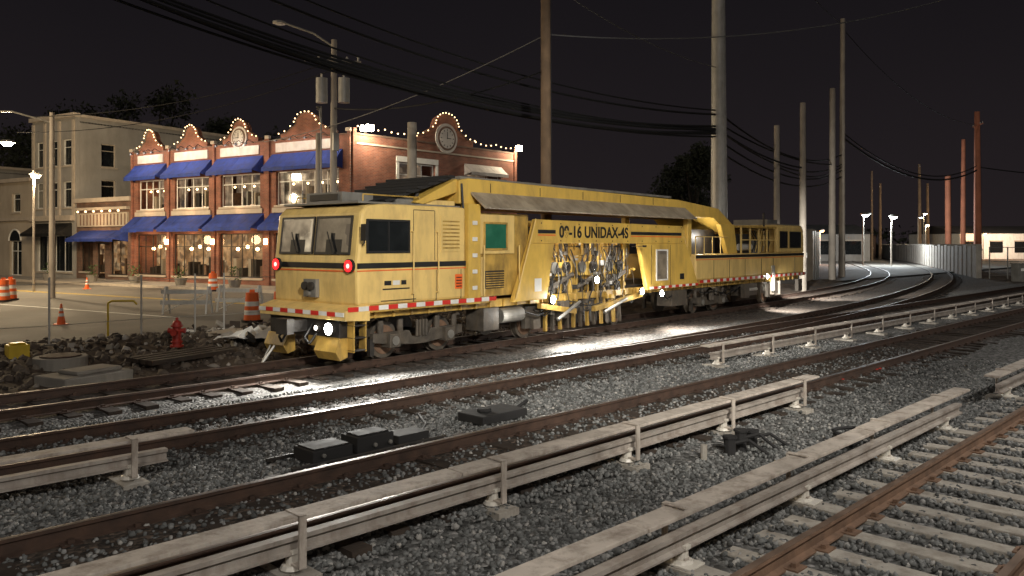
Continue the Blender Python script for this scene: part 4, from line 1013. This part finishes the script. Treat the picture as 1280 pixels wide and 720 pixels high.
# left street poles with lamps
def lamp_pole(p,h,arm,armz,lensmat,power,col,pr=.1,headr=.3,arm2=0,pt=True):
    e=empty('street_lamp',p); mb=MB(); R_=Vector((SN,-CS,0))
    mb.cyl((0,0,-.1),(0,0,h),pr,M_POLEG,12,pr*.7)
    a=R_*arm+Vector((0,0,armz)); mb.tube([(0,0,armz-.6),tuple(R_*arm*.5+Vector((0,0,armz-.05))),tuple(a)],.045,M_GRY,6)
    mb.sphere(a+Vector((0,0,.02)),headr,M_GRY,10,(1.2,1,.4)); mb.sphere(a+Vector((0,0,-.08)),headr*.8,lensmat,10,(1,.9,.5))
    mb.build('pole_and_head',parent=e,smooth=True)
    if pt: light('lamp_light','POINT',a+Vector((0,0,-.4)),power,col,.2,parent=e)
warm=(1,.77,.48)
lamp_pole(G(-23,40),9.2,-4.0,9.3,M_GRY,1,warm,.16,.25,pt=False)
lamp_pole(G(-27.2,45.5),6.8,0.1,6.55,M_LAMPW,1500,warm,.07,.28)
lamp_pole(G(-31,45),8.6,2.6,8.35,M_LAMPW,4500,warm,.1,.36)
lamp_pole(G(-33,30),8.6,5,8.5,M_LAMPW,5500,warm,.1,.34)
lamp_pole(G(-8,33.5),8.4,-.1,8.35,M_GRY,1,warm,.05,.1,pt=False)
for (x,D,z,pw,mt,c,hr) in ((43.9,100,6.4,6000,M_LAMPC,(.85,.95,1),.65),(47.4,100,6.1,6000,M_LAMPC,(.85,.95,1),.6),(72,140,8.0,1800,M_LAMPW,warm,.4),(66,130,7,1500,M_LAMPC,(.9,.95,1),.4),(52,128,4.6,1200,M_LAMPO,(1,.4,.15),.4),(40,104,4.4,900,M_LAMPO,(1,.35,.12),.35),(86,146,4.6,900,M_LAMPO,(1,.5,.2),.4),(62,120,5.5,1500,M_LAMPW,warm,.35)):
    lamp_pole(G(x,D),z,.3,z,mt,pw,c,.1,hr)
def wire(mb,a,b,sag,r,m,n=20):
    a=Vector(a);b=Vector(b); pts=[]
    for i in range(n+1):
        f=i/n; p=a.lerp(b,f); p.z-=sag*4*f*(1-f); pts.append(tuple(p))
    mb.tube(pts,r,m,5)
mb=MB()
A=G(-13.5,21.5,10.6)
for i,(dz,dx,dD,sag,r_,ez) in enumerate([(0,0,0,1.25,.06,8.05),(.2,.2,.1,1.3,.055,8.2),(.45,-.2,.3,1.2,.05,8.0),(-.1,.5,-.2,1.3,.06,7.85),(-.3,.2,.2,1.15,.045,7.7),(.05,.3,.1,1.45,.04,7.95),(1.5,2.2,.4,1.25,.05,8.75),(1.75,2.4,.0,1.15,.035,8.95),(.95,.6,.4,1.35,.035,8.1)]):
    wire(mb,A+Vector((dx,dD,dz)),G(9.6,37.8,ez),sag,r_,M_CABLE,28)
mb.build('overhead_cable_bundle')
mb=MB()
wire(mb,G(1.16,27,9.7),G(20,33,13.4),.9,.022,M_WIRE); wire(mb,G(1.16,27,9.7),G(-13,42,8.0),.5,.02,M_WIRE); wire(mb,G(1.16,27,11.5),G(9.8,38,11),.4,.018,M_WIRE)
wire(mb,G(-8.4,37.5,11.2),G(-24,40,9),.6,.02,M_CABLE); wire(mb,G(-8.4,37.5,10.8),G(-26,42,8.5),.8,.02,M_CABLE); wire(mb,G(-8.4,37.5,9),G(1.16,27,8.5),.5,.03,M_CABLE)
wire(mb,G(9.9,38,8),G(17.4,48,7.2),.3,.05,M_CABLE); wire(mb,G(9.9,38,8.3),G(24,60,8.6),.5,.05,M_CABLE); wire(mb,G(14.9,45,7),G(27.2,66,9),.7,.05,M_CABLE)
for dz in (0,.5,1.0,1.8): wire(mb,G(9.9,38,7.0+dz),G(27.2,66,8.2+dz),1.2,.05,M_CABLE)
wire(mb,G(27.2,66,11.5),G(52.4,90,11.0),2.2,.09,M_CABLE); wire(mb,G(27.2,66,11.9),G(52.4,90,11.5),2.3,.06,M_CABLE); wire(mb,G(52.4,90,11.3),G(85,95,12),1.2,.07,M_CABLE); wire(mb,G(52.4,90,16),G(27.2,66,20.5),1.8,.03,M_CABLE); wire(mb,G(27.2,66,20.8),G(9.9,38,21),1,.03,M_CABLE)
mb.build('overhead_wires')

# ------------------------------------------------------------------ right background
mb=MB()
def seg_wall(mb,a,b,h,m,post=2.4,j=.04):
    a=Vector(a);b=Vector(b); d=(b-a); L=d.length; ang=math.atan2(d.y,d.x)
    mb.M=Matrix.Translation(a)@Matrix.Rotation(ang,4,'Z'); n=max(1,int(L/post))
    for i in range(n):
        x0=L*i/n; x1=L*(i+1)/n; mb.box(x0+.03,x1-.03,-.15,.15,-.2,h+random.uniform(-j,j),m); mb.box(x0-.06,x0+.06,-.2,.2,-.2,h+.12,M_CONC2)
    mb.M=Matrix()
seg_wall(mb,G(38.5,66,0),G(60,121,0),2.5,M_CONC,j=.08); seg_wall(mb,G(60,121,0),G(88,195,0),2.5,M_CONC2,j=.15)
mb.build('concrete_wall')
mb=MB(); seg_wall(mb,G(21.6,58,0),G(25.2,66,0),3.6,M_LG,2.0); mb.build('panel_fence')
mb=MB(); a,b=G(38.8,65,0),G(60,66,0)
for i in range(15):
    p=a.lerp(b,i/14); mb.cyl(p+Vector((0,0,-.2)),p+Vector((0,0,2.4)),.05,M_GRY,8)
for z in (.1,1.2,2.35): mb.tube([a+Vector((0,0,z)),b+Vector((0,0,z))],.03,M_GRY,6)
mb.build('metal_fence')
def shed(name,p,L,Dp,h,m,rot):
    mb=MB(); mb.box(0,L,0,Dp,-.3,h,m); mb.prism([(-.3,h),(Dp/2,h+1.6),(Dp+.3,h)],-.3,L+.3,M_ROOF,axis='x')
    for k in range(int(L/5)): mb.box(1+k*5,3.6+k*5,-.06,0,1,3.1,M_GLS); mb.box(.9+k*5,3.7+k*5,-.1,0,3.1,3.3,M_TRIM)
    mb.build(name,tuple(p),rotz=rot)
shed('warehouse',G(84,150,0),50,16,4.6,M_WHT,-math.pi/4+.1); shed('warehouse',G(26,125,0),30,12,4.2,M_STUCG,-math.pi/4); shed('warehouse',G(52,165,0),26,12,4.5,M_BRICKD,-math.pi/4+.2)
light('warehouse_light','POINT',tuple(G(92,143,5)),4500,(1,.76,.56),.3)
# relay cabinet
mb=MB(); mb.box(0,1.4,0,.8,0,1.3,M_GRY); mb.box(-.05,1.45,-.05,.85,1.3,1.38,M_GRY); mb.box(.68,.72,-.01,0,.1,1.2,M_DK); mb.box(.2,.5,-.02,0,.8,1.0,M_WHT); mb.build('relay_cabinet',tuple(G(38.0,60,-.2)),rotz=-.7,bevel=.02)

# trees
def tree(name,p,h,cr,nclump,nleaf,leaf=.35):
    mb=MB(); mb.cyl((0,0,-.3),(0,0,h*.5),h*.03,M_BARK,8,h*.018)
    cl=[]
    for i in range(nclump):
        a=random.uniform(0,6.28); rr=cr*random.uniform(.15,.85); z=h*random.uniform(.45,.9); c=Vector((rr*math.cos(a),rr*math.sin(a),z)); cl.append((c,cr*random.uniform(.25,.5)))
        mb.cyl((0,0,h*random.uniform(.25,.5)),tuple(c),h*.012,M_BARK,5,h*.004)
    for i in range(nleaf):
        c,r_=random.choice(cl); d=Vector((random.gauss(0,1),random.gauss(0,1),random.gauss(0,.8))).normalized()*r_*random.uniform(.3,1.05)
        q=c+d; t=[q+Vector((random.uniform(-leaf,leaf),random.uniform(-leaf,leaf),random.uniform(-leaf,leaf))) for _ in range(3)]
        mb.add(t,[(0,1,2)],M_LEAF)
    mb.build(name,tuple(p))
for (x,D,h,cr) in ((-43,95,21,7),(-34,98,18.5,6.5),(-52,92,19,7)): tree('tree',G(x,D),h,cr,18,7000,.32)
tree('tree',G(16.3,72),12,3.4,14,5000,.22); tree('tree',G(19,80),11,3.4,10,3500,.22); tree('tree',G(108,140),13,5,10,1800,.4)
mb=MB()
for i in range(9000):
    x=random.uniform(-180,330); D=240+random.uniform(-12,12); hh=6.5+2.5*noise.noise(Vector((x*.05,0,0)))+1.8*noise.noise(Vector((x*.3,0,0)))
    c=G(x,D,random.random()**.7*hh); t=[c+Vector((random.uniform(-1,1),random.uniform(-1,1),random.uniform(-.8,.8))) for _ in range(3)]
    mb.add(t,[(0,1,2)],M_LEAF)
mb.build('distant_treeline')

# ------------------------------------------------------------------ main lights
sl=bpy.data.lights.new('night_fill_sun','SUN'); sl.energy=.36; sl.angle=math.radians(8); sl.color=(1,.92,.82)  # sun lamp added as overall night fill, standing in for floodlighting
so=bpy.data.objects.new('night_fill_sun',sl); scene.collection.objects.link(so)
so.rotation_euler=Vector((.55,.55,-.62)).to_track_quat('-Z','Y').to_euler()
# unseen mast with a fill spot, added to brighten the machine
e=empty('added_fill_mast',(0,-9,0)); mb=MB(); mb.cyl((0,0,0),(0,0,11),.18,M_GRY,12,.12); mb.box(-1,1,-.1,.1,10.8,11,M_GRY)
for k in(-.7,0,.7): mb.box(k-.25,k+.25,.1,.3,10.7,11.2,M_GRY); mb.box(k-.22,k+.22,.3,.31,10.73,11.17,M_WL2)
mb.build('mast',parent=e)
light('machine_fill_beam','SPOT',(-.5,.5,11),24000,(1,.95,.85),.5,(17,25,1.6),38,.7,e)

# ------------------------------------------------------------------ camera
cam=bpy.data.cameras.new('camera'); co=bpy.data.objects.new('camera',cam); scene.collection.objects.link(co)
co.location=(0,0,H); co.rotation_euler=(math.pi/2,0,TH-math.pi/2)
cam.sensor_width=36; cam.lens=28.125; cam.shift_y=-55/1280; cam.clip_end=4000; cam.clip_start=.05
scene.camera=co
scene.view_settings.view_transform='Standard'; scene.view_settings.look='None'; scene.view_settings.exposure=0
